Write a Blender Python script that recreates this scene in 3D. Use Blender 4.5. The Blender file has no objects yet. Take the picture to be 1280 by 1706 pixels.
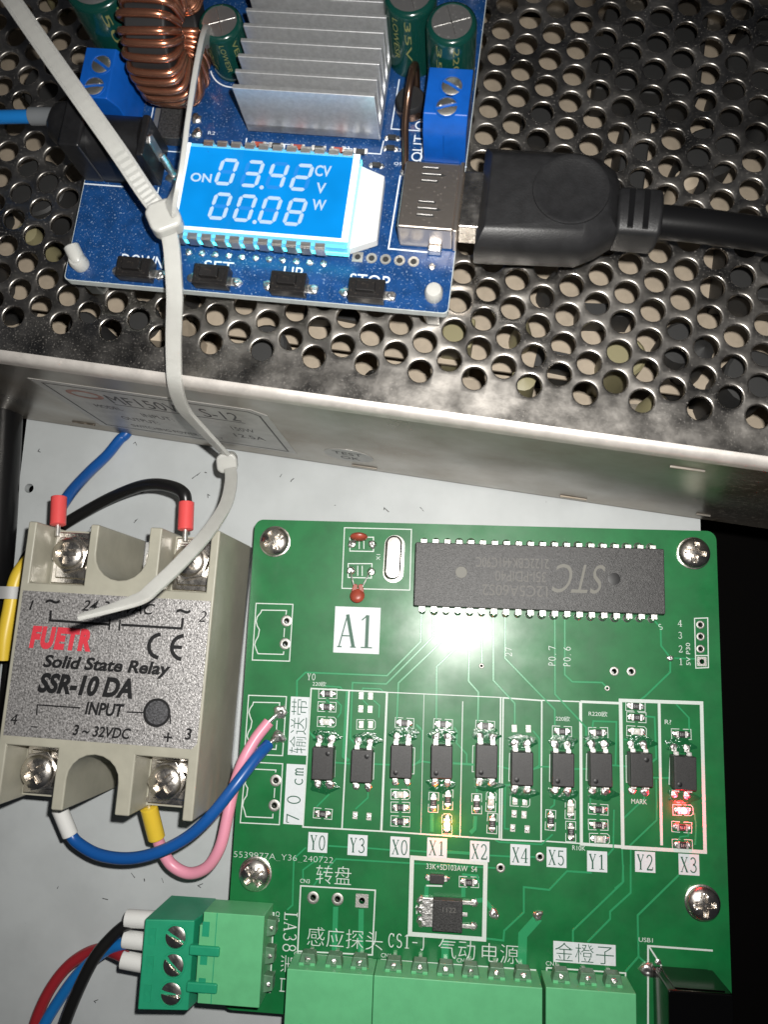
import bpy, bmesh, math, random
from mathutils import Vector, noise

# All sizes below are in millimetres; one Blender unit is 100 mm.
S = 0.01
random.seed(7)
scene = bpy.context.scene

# ------------------------------------------------------------------ camera
CAM = (43.274, -26.270, 168.269)
cam_data = bpy.data.cameras.new('camera')
cam = bpy.data.objects.new('camera', cam_data)
scene.collection.objects.link(cam)
cam.location = [c * S for c in CAM]
cam.rotation_mode = 'XYZ'
cam.rotation_euler = (0.171193, 0.0788119, 0.0383575)
cam_data.sensor_fit = 'HORIZONTAL'
cam_data.sensor_width = 36.0
cam_data.lens = 36.0 * 1290.0 / 1280.0
cam_data.clip_start = 0.01
cam_data.clip_end = 100.0
cam_data.dof.use_dof = True
cam_data.dof.focus_distance = 1.62
cam_data.dof.aperture_fstop = 5.0
scene.camera = cam
scene.render.resolution_x, scene.render.resolution_y = 769, 1024

# ------------------------------------------------------------------ world (dim room)
world = bpy.data.worlds.new('World')
scene.world = world
world.use_nodes = True
bg = world.node_tree.nodes['Background']
bg.inputs[0].default_value = (0.80, 0.86, 1.0, 1)
bg.inputs[1].default_value = 0.022

# ------------------------------------------------------------------ flash lamp of the phone, right beside the lens
fl = bpy.data.lights.new('flash', 'SPOT')
fl.shadow_soft_size = 1.8 * S
fl.spot_size = math.radians(118)
fl.spot_blend = 1.0
fl.energy = 158.0
fl.color = (1.0, 0.975, 0.93)
flash = bpy.data.objects.new('flash', fl)
scene.collection.objects.link(flash)
flash.location = ((CAM[0] + 6.0) * S, (CAM[1] + 9.5) * S, (CAM[2] + 0.5) * S)
flash.rotation_euler = (Vector((24, -8, 0)) - Vector((CAM[0] + 6, CAM[1] + 9.5, CAM[2]))).to_track_quat('-Z', 'Y').to_euler()

scene.view_settings.view_transform = 'Standard'
scene.view_settings.look = 'None'
scene.view_settings.exposure = 0.0
scene.view_settings.gamma = 1.0
scene.view_settings.use_curve_mapping = False
scene.cycles.max_bounces = 10

# ------------------------------------------------------------------ materials
MATS = {}
def mat(name, col, rough=.5, metal=0., spec=.5, var=0., vs=60, bump=0., bs=200, coat=0., emit=None, es=0.,
        trans=0., sss=0., ssr=.02, rvar=0., cr=.06, evar=0., dust=0., ds=400, dcol=(.5, .48, .45), dth=.62, col2=None, aniso=0.):
    m = bpy.data.materials.new(name)
    m.use_nodes = True
    nt = m.node_tree
    p = nt.nodes['Principled BSDF']
    p.inputs['Base Color'].default_value = (*col, 1)
    p.inputs['Roughness'].default_value = rough
    p.inputs['Metallic'].default_value = metal
    p.inputs['Specular IOR Level'].default_value = spec
    if coat:
        p.inputs['Coat Weight'].default_value = coat
        p.inputs['Coat Roughness'].default_value = cr
    if trans: p.inputs['Transmission Weight'].default_value = trans
    if sss:
        p.inputs['Subsurface Weight'].default_value = sss
        p.inputs['Subsurface Radius'].default_value = (1, 1, 1)
        p.inputs['Subsurface Scale'].default_value = ssr
    if emit:
        p.inputs['Emission Color'].default_value = (*emit, 1)
        p.inputs['Emission Strength'].default_value = es
    tc = nt.nodes.new('ShaderNodeTexCoord')
    def nz(scale, detail=4, rg=.6):
        n = nt.nodes.new('ShaderNodeTexNoise')
        n.inputs['Scale'].default_value = scale
        n.inputs['Detail'].default_value = detail
        n.inputs['Roughness'].default_value = rg
        nt.links.new(tc.outputs['Object'], n.inputs['Vector'])
        return n
    def mp(sock, a, b, c, d):
        r = nt.nodes.new('ShaderNodeMapRange')
        nt.links.new(sock, r.inputs[0])
        for i, v in zip((1, 2, 3, 4), (a, b, c, d)): r.inputs[i].default_value = v
        return r.outputs[0]
    csock = None
    if var or col2:
        n = nz(vs)
        mx = nt.nodes.new('ShaderNodeMix'); mx.data_type = 'RGBA'
        c2 = col2 or tuple(min(1, c * (1 + var)) for c in col)
        c1 = tuple(c * (1 - var) for c in col)
        mx.inputs[6].default_value = (*c1, 1); mx.inputs[7].default_value = (*c2, 1)
        nt.links.new(mp(n.outputs['Fac'], .35, .65, 0, 1), mx.inputs[0])
        csock = mx.outputs[2]
    if dust:
        n = nz(ds, 3, .7)
        n2 = nz(ds * .07, 3, .6)
        mul = nt.nodes.new('ShaderNodeMath'); mul.operation = 'MULTIPLY'
        nt.links.new(mp(n.outputs['Fac'], dth, dth + .08, 0, dust), mul.inputs[0])
        nt.links.new(mp(n2.outputs['Fac'], .35, .6, .35, 1), mul.inputs[1])
        mx = nt.nodes.new('ShaderNodeMix'); mx.data_type = 'RGBA'
        if csock: nt.links.new(csock, mx.inputs[6])
        else: mx.inputs[6].default_value = (*col, 1)
        mx.inputs[7].default_value = (*dcol, 1)
        nt.links.new(mul.outputs[0], mx.inputs[0])
        csock = mx.outputs[2]
        if metal:
            inv = nt.nodes.new('ShaderNodeMath'); inv.operation = 'MULTIPLY_ADD'
            inv.inputs[1].default_value = -metal; inv.inputs[2].default_value = metal
            nt.links.new(mul.outputs[0], inv.inputs[0]); nt.links.new(inv.outputs[0], p.inputs['Metallic'])
    if evar:
        n = nz(9, 2)
        nt.links.new(mp(n.outputs['Fac'], .3, .7, es * (1 - evar), es * (1 + evar)), p.inputs['Emission Strength'])
    if csock: nt.links.new(csock, p.inputs['Base Color'])
    if rvar:
        n = nz(vs * .8, 5)
        nt.links.new(mp(n.outputs['Fac'], .3, .7, max(.02, rough - rvar), min(1, rough + rvar)), p.inputs['Roughness'])
    if bump:
        n = nz(bs, 4)
        b = nt.nodes.new('ShaderNodeBump')
        b.inputs['Strength'].default_value = bump
        b.inputs['Distance'].default_value = .002
        nt.links.new(n.outputs['Fac'], b.inputs['Height'])
        nt.links.new(b.outputs[0], p.inputs['Normal'])
    MATS[name] = m
    return m

mat('plate_paint', (.47, .495, .50), .42, var=.06, vs=7, rvar=.08, bump=.02, bs=300, dust=.75, ds=36, dcol=(.04, .04, .04), dth=.735)
mat('void_shade', (.0018, .0014, .0013), .9, spec=.1)  # near-black colour paints in the darkness of the deep cabinet
mat('solder_mask', (.003, .138, .034), .46, spec=.38, coat=.34, cr=.225, var=.14, vs=14, bump=.020, bs=46, rvar=.10, dust=.14, ds=520, dcol=(.35, .5, .4), dth=.70)
mat('mask_copper', (.030, .290, .115), .30, spec=.5, bump=.04, bs=600)
mat('flux', (.010, .10, .035), .10, spec=.7, bump=.9, bs=130, dust=.5, ds=240, dcol=(.35, .42, .36), dth=.64)
mat('guard_green', (.10, .21, .125), .35, var=.15, vs=120)
mat('fr4_edge', (.42, .40, .22), .6, var=.1)
mat('silk_white', (.62, .68, .64), .5, var=.05, vs=300)
mat('silk_patch', (.66, .70, .72), .5, var=.03, vs=200, dust=.5, ds=150, dcol=(.1, .1, .1), dth=.76)
mat('ink_green', (.02, .10, .06), .5)
mat('chip_black', (.036, .035, .035), .42, spec=.5, var=.6, vs=300, bump=.35, bs=500, dust=.35, ds=420, dcol=(.12, .12, .12), dth=.62)
mat('chip_print', (.14, .135, .125), .6)
mat('chip_logo', (.16, .155, .135), .55)
mat('opto_black', (.034, .033, .033), .42, var=.3, vs=500, bump=.15, bs=900)
mat('tin', (.84, .82, .79), .40, 1., bump=.3, bs=260)
mat('solder', (.84, .82, .80), .36, 1., bump=.6, bs=150)
mat('pad_tin', (.50, .49, .46), .50, .9, bump=.3, bs=500)
mat('nickel', (.80, .755, .70), .27, 1., bump=.25, bs=110, rvar=.07)
mat('resistor_black', (.03, .03, .03), .35)
mat('resistor_print', (.5, .5, .5), .6)
mat('led_lens', (.75, .74, .68), .2, spec=.5)
mat('led_amber', (1, .7, .2), .3, emit=(1.0, .46, .09), es=28.)
mat('led_red', (1, .1, .1), .3, emit=(1.0, .025, .04), es=60.)
mat('ceramic_red', (.33, .060, .035), .38, var=.2, vs=60)
mat('crystal_can', (.78, .75, .72), .20, 1., bump=.06, bs=60)
mat('hdr_green', (.125, .47, .215), .42, var=.05, vs=30, bump=.03, bs=200)
mat('plug_green', (.018, .31, .160), .38, var=.06, vs=30)
mat('usb_steel', (.09, .085, .08), .17, 1., bump=.05, bs=80)
mat('socket_steel', (.56, .50, .45), .33, .95, bump=.1, bs=120, dust=.4, ds=200, dcol=(.25, .22, .18))
mat('nylon_clear', (.26, .28, .27), .28, trans=.8, var=.1, vs=30)
mat('relay_plastic', (.375, .362, .295), .40, var=.08, vs=16, rvar=.08, bump=.05, bs=400)
mat('relay_label', (.47, .455, .45), .42, .72, var=.55, vs=230, bump=.5, bs=330)
mat('ink_black', (.010, .010, .011), .45)
mat('ink_red', (.62, .045, .065), .45, var=.1, vs=300)
mat('relay_led', (.085, .085, .09), .3, var=.6, vs=300)
mat('aluminium', (.60, .60, .60), .35, 1., bump=.1, bs=150)
mat('heat_sink_alu', (.78, .79, .80), .38, .8, bump=.10, bs=300, var=.08, vs=120)
mat('steel_cover', (.44, .415, .385), .35, 1., var=.40, vs=14, rvar=.13, bump=.10, bs=60, dust=.50, ds=260, dcol=(.30, .27, .235), dth=.585)
mat('steel_front', (.40, .38, .345), .33, .85, col2=(.27, .225, .175), vs=4.5, rvar=.08, bump=.02, bs=60, dust=.55, ds=70, dcol=(.30, .26, .21), dth=.56)
mat('cover_bend_lit', (.60, .565, .53), .50, .45, var=.10, vs=30, bump=.10, bs=120, dust=.6, ds=90, dcol=(.5, .46, .42), dth=.60)  # steel lightened here: the light caught by the bend is in the colour
mat('psu_board', (.40, .335, .255), .6, var=.12, vs=40)
mat('psu_dark', (.02, .02, .02), .6)
mat('psu_tape', (.20, .18, .10), .5)
mat('psu_sheet', (.33, .275, .21), .6, var=.1, vs=30)
mat('sticker_grey', (.42, .41, .39), .40, .2, var=.10, vs=30)
mat('sticker_ink', (.075, .072, .075), .6)
mat('sticker_red', (.36, .20, .165), .6, var=.3, vs=80)
mat('blue_mask', (.008, .046, .155), .27, spec=.55, var=.2, vs=40, bump=.04, bs=600, dust=.95, ds=300, dcol=(.36, .48, .66), dth=.61)
mat('board_edge', (.46, .50, .50), .5, var=.08)
mat('silk_blue', (.66, .72, .80), .5)
mat('lcd_blue', (0, 0, 0), .12, emit=(.004, .335, .93), es=1.0, evar=.14, spec=.4)
mat('lcd_segment', (0, 0, 0), .12, emit=(.60, .80, 1.0), es=1.02, spec=.4)
mat('lcd_ghost', (0, 0, 0), .12, emit=(.03, .315, .91), es=1.0, spec=.4)
mat('lcd_white', (.86, .88, .90), .4, emit=(.55, .85, 1.0), es=.35)
mat('lcd_edge', (.3, .8, .85), .2, emit=(.03, .70, .80), es=2.4)
mat('lcd_glass', (.25, .6, .75), .05, trans=.6, emit=(.10, .50, .75), es=.35)
mat('backlight_plastic', (.70, .70, .69), .5, sss=.2, emit=(.7, .9, 1.0), es=.02)
mat('terminal_blue', (.004, .085, .40), .38, var=.1, vs=30)
mat('screw_zinc', (.72, .70, .66), .42, 1., bump=.3, bs=120, dust=.35, ds=120, dcol=(.35, .33, .28))
mat('cap_sleeve', (.004, .042, .033), .20, spec=.6, coat=.3, dust=.35, ds=260, dcol=(.10, .14, .08), dth=.64)
mat('cap_print', (.20, .205, .075), .45)
mat('cap_top', (.55, .54, .53), .38, .9, bump=.15, bs=200, dust=.4, ds=200)
mat('ferrite', (.012, .012, .013), .6)
mat('copper_enamel', (.62, .27, .165), .27, .9, coat=.4, var=.12, vs=40)
mat('bronze_wire', (.19, .115, .08), .25, .9, bump=.1, bs=80)
mat('abs_black', (.012, .012, .013), .36, var=.2, vs=60, dust=.35, ds=300, dcol=(.12, .12, .12), dth=.65)
mat('button_black', (.014, .013, .013), .30, dust=.5, ds=220, dcol=(.16, .13, .10), dth=.60)
mat('pvc_black', (.006, .006, .0065), .30, spec=.35, bump=.05, bs=200)
mat('usb_overmold', (.013, .013, .014), .44, bump=.22, bs=420, var=.2, vs=50)
mat('nylon', (.47, .47, .445), .28, sss=.5, ssr=.025, var=.03, vs=30)
mat('wire_blue', (.008, .085, .32), .34)
mat('wire_blue_light', (.012, .17, .50), .34)
mat('wire_black', (.010, .010, .010), .33)
mat('wire_pink', (.76, .30, .40), .36)
mat('wire_red', (.34, .022, .030), .36)
mat('sleeve_red', (.72, .085, .085), .38, sss=.15, ssr=.01)
mat('sleeve_white', (.72, .72, .70), .38, sss=.15, ssr=.01)
mat('sleeve_yellow', (.74, .52, .045), .38, sss=.12, ssr=.01)
mat('sleeve_grey', (.16, .17, .18), .45)
mat('tie_grey', (.22, .22, .22), .4)

# ------------------------------------------------------------------ geometry helpers
def spline(pts, sub=8):
    P = [Vector(p) for p in pts]
    out = []
    for i in range(len(P) - 1):
        p0 = P[i - 1] if i else P[0] * 2 - P[1]
        p1, p2 = P[i], P[i + 1]
        p3 = P[i + 2] if i + 2 < len(P) else P[-1] * 2 - P[-2]
        for k in range(sub):
            t = k / sub
            out.append(.5 * ((2 * p1) + (p2 - p0) * t + (2 * p0 - 5 * p1 + 4 * p2 - p3) * t * t + (3 * p1 - p0 - 3 * p2 + p3) * t ** 3))
    out.append(P[-1])
    return out

class MB:
    def __init__(s): s.v, s.f = [], []
    def add(s, v, f):
        n = len(s.v); s.v += [tuple(q) for q in v]; s.f += [tuple(i + n for i in q) for q in f]; return s
    def box(s, x0, x1, y0, y1, z0, z1):
        return s.add([(x0, y0, z0), (x1, y0, z0), (x1, y1, z0), (x0, y1, z0), (x0, y0, z1), (x1, y0, z1), (x1, y1, z1), (x0, y1, z1)],
                     [(3, 2, 1, 0), (4, 5, 6, 7), (0, 1, 5, 4), (1, 2, 6, 5), (2, 3, 7, 6), (3, 0, 4, 7)])
    def prism(s, poly, z0, z1):
        a = sum(poly[i][0] * poly[(i + 1) % len(poly)][1] - poly[(i + 1) % len(poly)][0] * poly[i][1] for i in range(len(poly)))
        if a < 0: poly = poly[::-1]
        n = len(poly)
        v = [(x, y, z0) for x, y in poly] + [(x, y, z1) for x, y in poly]
        f = [tuple(range(n - 1, -1, -1)), tuple(range(n, 2 * n))] + [(i, (i + 1) % n, n + (i + 1) % n, n + i) for i in range(n)]
        return s.add(v, f)
    def prism_axis(s, poly, a0, a1, axis):
        k = len(s.v); s.prism(poly, a0, a1)
        for i in range(k, len(s.v)):
            x, y, z = s.v[i]
            s.v[i] = (z, x, y) if axis == 'x' else (x, -z, y)
        return s
    def lathe(s, prof, cx=0, cy=0, n=24, cap=True):
        k = len(prof); v = []; f = []
        for r, z in prof:
            for j in range(n):
                a = 2 * math.pi * j / n
                v.append((cx + r * math.cos(a), cy + r * math.sin(a), z))
        for i in range(k - 1):
            for j in range(n):
                f.append((i * n + j, i * n + (j + 1) % n, (i + 1) * n + (j + 1) % n, (i + 1) * n + j))
        if cap:
            f.append(tuple(range(n - 1, -1, -1))); f.append(tuple((k - 1) * n + j for j in range(n)))
        return s.add(v, f)
    def tube(s, pts, r, n=12, sub=8, cap=True, rs=None):
        P = spline(pts, sub) if sub else [Vector(p) for p in pts]
        m = len(P); v = []; f = []
        nrm = None
        for i, p in enumerate(P):
            t = (P[min(i + 1, m - 1)] - P[max(i - 1, 0)]).normalized()
            if nrm is None:
                nrm = Vector((0, 0, 1)) if abs(t.z) < .9 else Vector((1, 0, 0))
            nrm = (nrm - t * nrm.dot(t)).normalized()
            b = t.cross(nrm)
            rr = r if rs is None else rs(i / (m - 1))
            for j in range(n):
                a = 2 * math.pi * j / n
                v.append(p + (nrm * math.cos(a) + b * math.sin(a)) * rr)
        for i in range(m - 1):
            for j in range(n):
                f.append((i * n + j, i * n + (j + 1) % n, (i + 1) * n + (j + 1) % n, (i + 1) * n + j))
        if cap:
            f.append(tuple(range(n - 1, -1, -1))); f.append(tuple((m - 1) * n + j for j in range(n)))
        return s.add(v, f)
    def ribbon(s, pts, w, t, sides, sub=10, wend=None, teeth=0.):
        # strap: pts centre line, sides = direction of the width at start and end
        P = spline(pts, sub); m = len(P); v = []; f = []
        for i, p in enumerate(P):
            u = i / (m - 1)
            tan = (P[min(i + 1, m - 1)] - P[max(i - 1, 0)]).normalized()
            k = u * (len(sides) - 1); q = min(int(k), len(sides) - 2)
            sd = Vector(sides[q]).lerp(Vector(sides[q + 1]), k - q)
            sd = (sd - tan * sd.dot(tan)).normalized()
            up = sd.cross(tan) * 1.0
            ww = w if wend is None else (w if u < .8 else w + (wend - w) * (u - .8) / .2)
            tt = t + (teeth if i % 2 else 0)
            e = ww * .5
            for a, b in ((-e, 0), (-e, t), (-e * .72, t), (-e * .68, tt), (e * .68, tt), (e * .72, t), (e, t), (e, 0)):
                v.append(p + sd * a + up * b)
        n = 8
        for i in range(m - 1):
            for j in range(n):
                f.append((i * n + j, (i + 1) * n + j, (i + 1) * n + (j + 1) % n, i * n + (j + 1) % n))
        f.append(tuple(range(n))); f.append(tuple((m - 1) * n + j for j in range(n - 1, -1, -1)))
        return s.add(v, f)
    def strip(s, pts, w, z, h=0.):
        # flat mitred line; h > 0 gives it a raised trapezoid section
        P = [Vector((a, b)) for a, b in pts]
        closed = (P[0] - P[-1]).length < 1e-6
        if closed: P = P[:-1]
        n = len(P); L = []
        for i in range(n):
            pv = P[i - 1] if (i or closed) else None
            nx = P[(i + 1) % n] if (i < n - 1 or closed) else None
            d1 = (P[i] - pv).normalized() if pv is not None else None
            d2 = (nx - P[i]).normalized() if nx is not None else None
            if d1 is None: d1 = d2
            if d2 is None: d2 = d1
            n1 = Vector((-d1.y, d1.x)); n2 = Vector((-d2.y, d2.x))
            mt = n1 + n2
            mt = mt.normalized() if mt.length > 1e-6 else n1
            L.append((P[i], mt, 1 / max(.4, mt.dot(n1))))
        v = []
        for p, mt, k in L:
            o = mt * (w * .5 * k); i2 = mt * (max(w * .5 - h * .8, w * .25) * k)
            if h: v += [(*(p + o), z), (*(p + i2), z + h), (*(p - i2), z + h), (*(p - o), z)]
            else: v += [(*(p + o), z), (*(p - o), z)]
        c = 4 if h else 2; f = []
        for i in range(n if closed else n - 1):
            a, b = i * c, ((i + 1) % n) * c
            for j in range(c - 1): f.append((a + j, a + j + 1, b + j + 1, b + j))
        return s.add(v, f)
    def mesh(s, name, m, smooth=True, ang=.7):
        me = bpy.data.meshes.new(name)
        me.from_pydata([(a * S, b * S, c * S) for a, b, c in s.v], [], s.f)
        me.validate()
        bm = bmesh.new(); bm.from_mesh(me)
        bmesh.ops.recalc_face_normals(bm, faces=bm.faces)
        bm.to_mesh(me); bm.free()
        if m: me.materials.append(MATS[m])
        if smooth:
            for p in me.polygons: p.use_smooth = True
            me.set_sharp_from_angle(angle=ang)
        return me
    def obj(s, name, m, parent=None, loc=(0, 0, 0), rot=(0, 0, 0), bevel=0., seg=2, smooth=True, ang=.7):
        return link(name, s.mesh(name, m, smooth, ang), parent, loc, rot, bevel, seg)

def link(name, me, parent=None, loc=(0, 0, 0), rot=(0, 0, 0), bevel=0., seg=2):
    o = bpy.data.objects.new(name, me)
    scene.collection.objects.link(o)
    o.parent = parent
    o.location = [c * S for c in loc]
    o.rotation_euler = rot
    if bevel:
        b = o.modifiers.new('bevel', 'BEVEL')
        b.width = bevel * S; b.segments = seg; b.limit_method = 'ANGLE'; b.angle_limit = .6
        b.harden_normals = True
    return o

def tag(o, label, cat, group=None):
    o['label'] = label; o['category'] = cat
    if group: o['group'] = group
    return o
def thing(name, label, cat, loc=(0, 0, 0), rotz=0., group=None):
    o = bpy.data.objects.new(name, None)
    scene.collection.objects.link(o)
    o.empty_display_size = .05
    o.location = [c * S for c in loc]; o.rotation_euler = (0, 0, rotz)
    return tag(o, label, cat, group)
def struct(o):
    o['kind'] = 'structure'; return o
def copy_part(o, parent, loc, rotz=None):
    c = o.copy(); scene.collection.objects.link(c); c.parent = parent
    c.location = [a * S for a in loc]
    if rotz is not None: c.rotation_euler = (0, 0, rotz)
    return c

def sheet_with_holes(outer, holes, z0, z1, n=20):
    # plate of the given outline with round holes (x, y, r) really cut through it
    bm = bmesh.new(); edges = []
    def loop(pts):
        vs = [bm.verts.new((x, y, z1)) for x, y in pts]
        for i in range(len(vs)): edges.append(bm.edges.new((vs[i], vs[(i + 1) % len(vs)])))
    loop(outer)
    for x, y, r in holes:
        loop([(x + r * math.cos(2 * math.pi * k / n), y + r * math.sin(2 * math.pi * k / n)) for k in range(n)])
    bmesh.ops.triangle_fill(bm, use_beauty=True, edges=edges)
    r = bmesh.ops.extrude_face_region(bm, geom=bm.faces[:])
    for v in [g for g in r['geom'] if isinstance(g, bmesh.types.BMVert)]: v.co.z = z0
    bm.verts.ensure_lookup_table(); bm.verts.index_update()
    mb = MB(); mb.add([v.co[:] for v in bm.verts], [[v.index for v in f.verts] for f in bm.faces])
    bm.free()
    return mb

def rounded(x0, x1, y0, y1, r, n=6):
    out = []
    for cx, cy, a in ((x1 - r, y1 - r, 0), (x0 + r, y1 - r, 1), (x0 + r, y0 + r, 2), (x1 - r, y0 + r, 3)):
        for k in range(n + 1):
            t = (a + k / n) * math.pi / 2
            out.append((cx + r * math.cos(t), cy + r * math.sin(t)))
    return out

def text(s, cx, cy, w, h, z, m, parent, rot=0., shear=0., off=0., name='lettering', plane='xy', y=0., space=1.):
    # flat print fitted to a w x h box (either may be None)
    cu = bpy.data.curves.new('t', 'FONT'); cu.body = s; cu.size = 1.; cu.shear = shear; cu.offset = off
    cu.resolution_u = 4; cu.space_character = space
    ob = bpy.data.objects.new('t', cu)
    me = bpy.data.meshes.new_from_object(ob)
    bpy.data.objects.remove(ob)
    xs = [v.co.x for v in me.vertices]; ys = [v.co.y for v in me.vertices]
    x0, x1, y0, y1 = min(xs), max(xs), min(ys), max(ys)
    sx = w / (x1 - x0) if w else None; sy = h / (y1 - y0) if h else None
    sx = sx or sy; sy = sy or sx
    for v in me.vertices:
        a = (v.co.x - (x0 + x1) / 2) * sx * S; b = (v.co.y - (y0 + y1) / 2) * sy * S
        v.co = (a, b, 0)
    me.materials.clear(); me.materials.append(MATS[m]); me.name = name
    if plane == 'xz':
        return link(name, me, parent, (cx, y, cy), (math.pi / 2, 0, 0))
    return link(name, me, parent, (cx, cy, z), (0, 0, rot))

def arc(cx, cy, rx, ry, a0, a1, n=14):
    return [(cx + rx * math.cos(math.radians(a0 + (a1 - a0) * k / n)), cy + ry * math.sin(math.radians(a0 + (a1 - a0) * k / n))) for k in range(n + 1)]
# light book-face letters as pen strokes: (points, thick?)
GL = {
 'A': [([(.08, 0), (.50, 1)], 0), ([(.50, 1), (.90, 0)], 1), ([(.22, .34), (.76, .34)], 0), ([(-.02, 0), (.24, 0)], 0), ([(.72, 0), (1.05, 0)], 0)],
 '1': [([(.5, 0), (.5, 1)], 1), ([(.18, .84), (.5, 1)], 0), ([(.18, 0), (.82, 0)], 0)],
 'X': [([(.14, 1), (.86, 0)], 1), ([(.86, 1), (.12, 0)], 0), ([(0, 1), (.34, 1)], 0), ([(.7, 1), (1, 1)], 0), ([(-.02, 0), (.28, 0)], 0), ([(.68, 0), (1.02, 0)], 0)],
 'Y': [([(.14, 1), (.5, .46), (.5, 0)], 1), ([(.88, 1), (.52, .46)], 0), ([(0, 1), (.34, 1)], 0), ([(.7, 1), (1, 1)], 0), ([(.3, 0), (.7, 0)], 0)],
 '0': [(arc(.5, .5, .38, .5, 0, 360, 28), .5)],
 '2': [(arc(.46, .72, .34, .28, 165, -15) + [(.62, .42), (.12, .0)], .5), ([(.1, 0), (.88, 0)], 1), ([(.88, 0), (.92, .2)], 0)],
 '3': [(arc(.44, .76, .32, .24, 155, -90) + arc(.44, .26, .40, .26, 90, -155), .5)],
 '4': [([(.68, 0), (.68, 1)], 1), ([(.68, 1), (.04, .28), (.98, .28)], 0), ([(.44, 0), (.92, 0)], 0)],
 '5': [([(.82, .97), (.22, .97), (.16, .55)], .5), (arc(.46, .31, .38, .31, 120, -150), .5)],
 '6': [([(.72, .98), (.3, .72), (.14, .4)], .5), (arc(.5, .3, .36, .3, 0, 360, 22), .5)],
 '7': [([(.08, .97), (.9, .97), (.42, 0)], .5), ([(.08, .97), (.06, .78)], 0)],
 '8': [(arc(.5, .76, .30, .24, 0, 360, 22), .5), (arc(.5, .26, .38, .26, 0, 360, 22), .5)],
 'C': [(arc(.52, .5, .42, .5, 40, 320, 24), .5), ([(.86, .78), (.86, 1.)], 0)],
 'S': [(arc(.5, .75, .34, .25, 30, 270) + arc(.5, .25, .38, .25, 90, -150), .5)],
 'J': [([(.62, 1), (.62, .2), (.56, .02), (.42, -.08), (.2, .0)], .5), ([(.36, 1), (.9, 1)], 0)],
 'L': [([(.3, 1), (.3, 0)], 1), ([(.05, 1), (.55, 1)], 0), ([(.05, 0), (.92, 0), (.95, .25)], 0)],
 '-': [([(.1, .45), (.9, .45)], .5)],
 'P': [([(.25, 0), (.25, 1)], .5), ([(.25, 1), (.5, 1)] + arc(.5, .74, .32, .26, 90, -90) + [(.25, .48)], .5)],
 '.': [([(.25, .0), (.40, .0)], 1)],
 'c': [(arc(.5, .3, .38, .3, 45, 315, 18), .5)],
 'm': [([(.12, 0), (.12, .6)], .5), ([(.12, .45), (.3, .6), (.46, .5), (.46, 0)], .5), ([(.46, .45), (.66, .6), (.84, .5), (.84, 0)], .5), ([(0, 0), (.26, 0)], 0), ([(.36, 0), (.58, 0)], 0), ([(.74, 0), (.98, 0)], 0)],
 ' ': [],
}
def serif(s, cx, cy, w, h, z, m, parent, rot=0., thin=.16, thick=.30, gap=.25, name='lettering'):
    mb = MB(); n = len(s); adv = w / (n + gap * (n - 1)); k = 0
    for i, ch in enumerate(s):
        ox = -w / 2 + i * adv * (1 + gap)
        for pts, t in GL[ch]:
            ww = thin + (thick - thin) * t
            mb.strip([(ox + a * adv, -h / 2 + b * h) for a, b in pts], ww, .0012 * (k % 9)); k += 1
    return mb.obj(name, m, parent, (cx, cy, z), (0, 0, rot), smooth=False)

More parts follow.
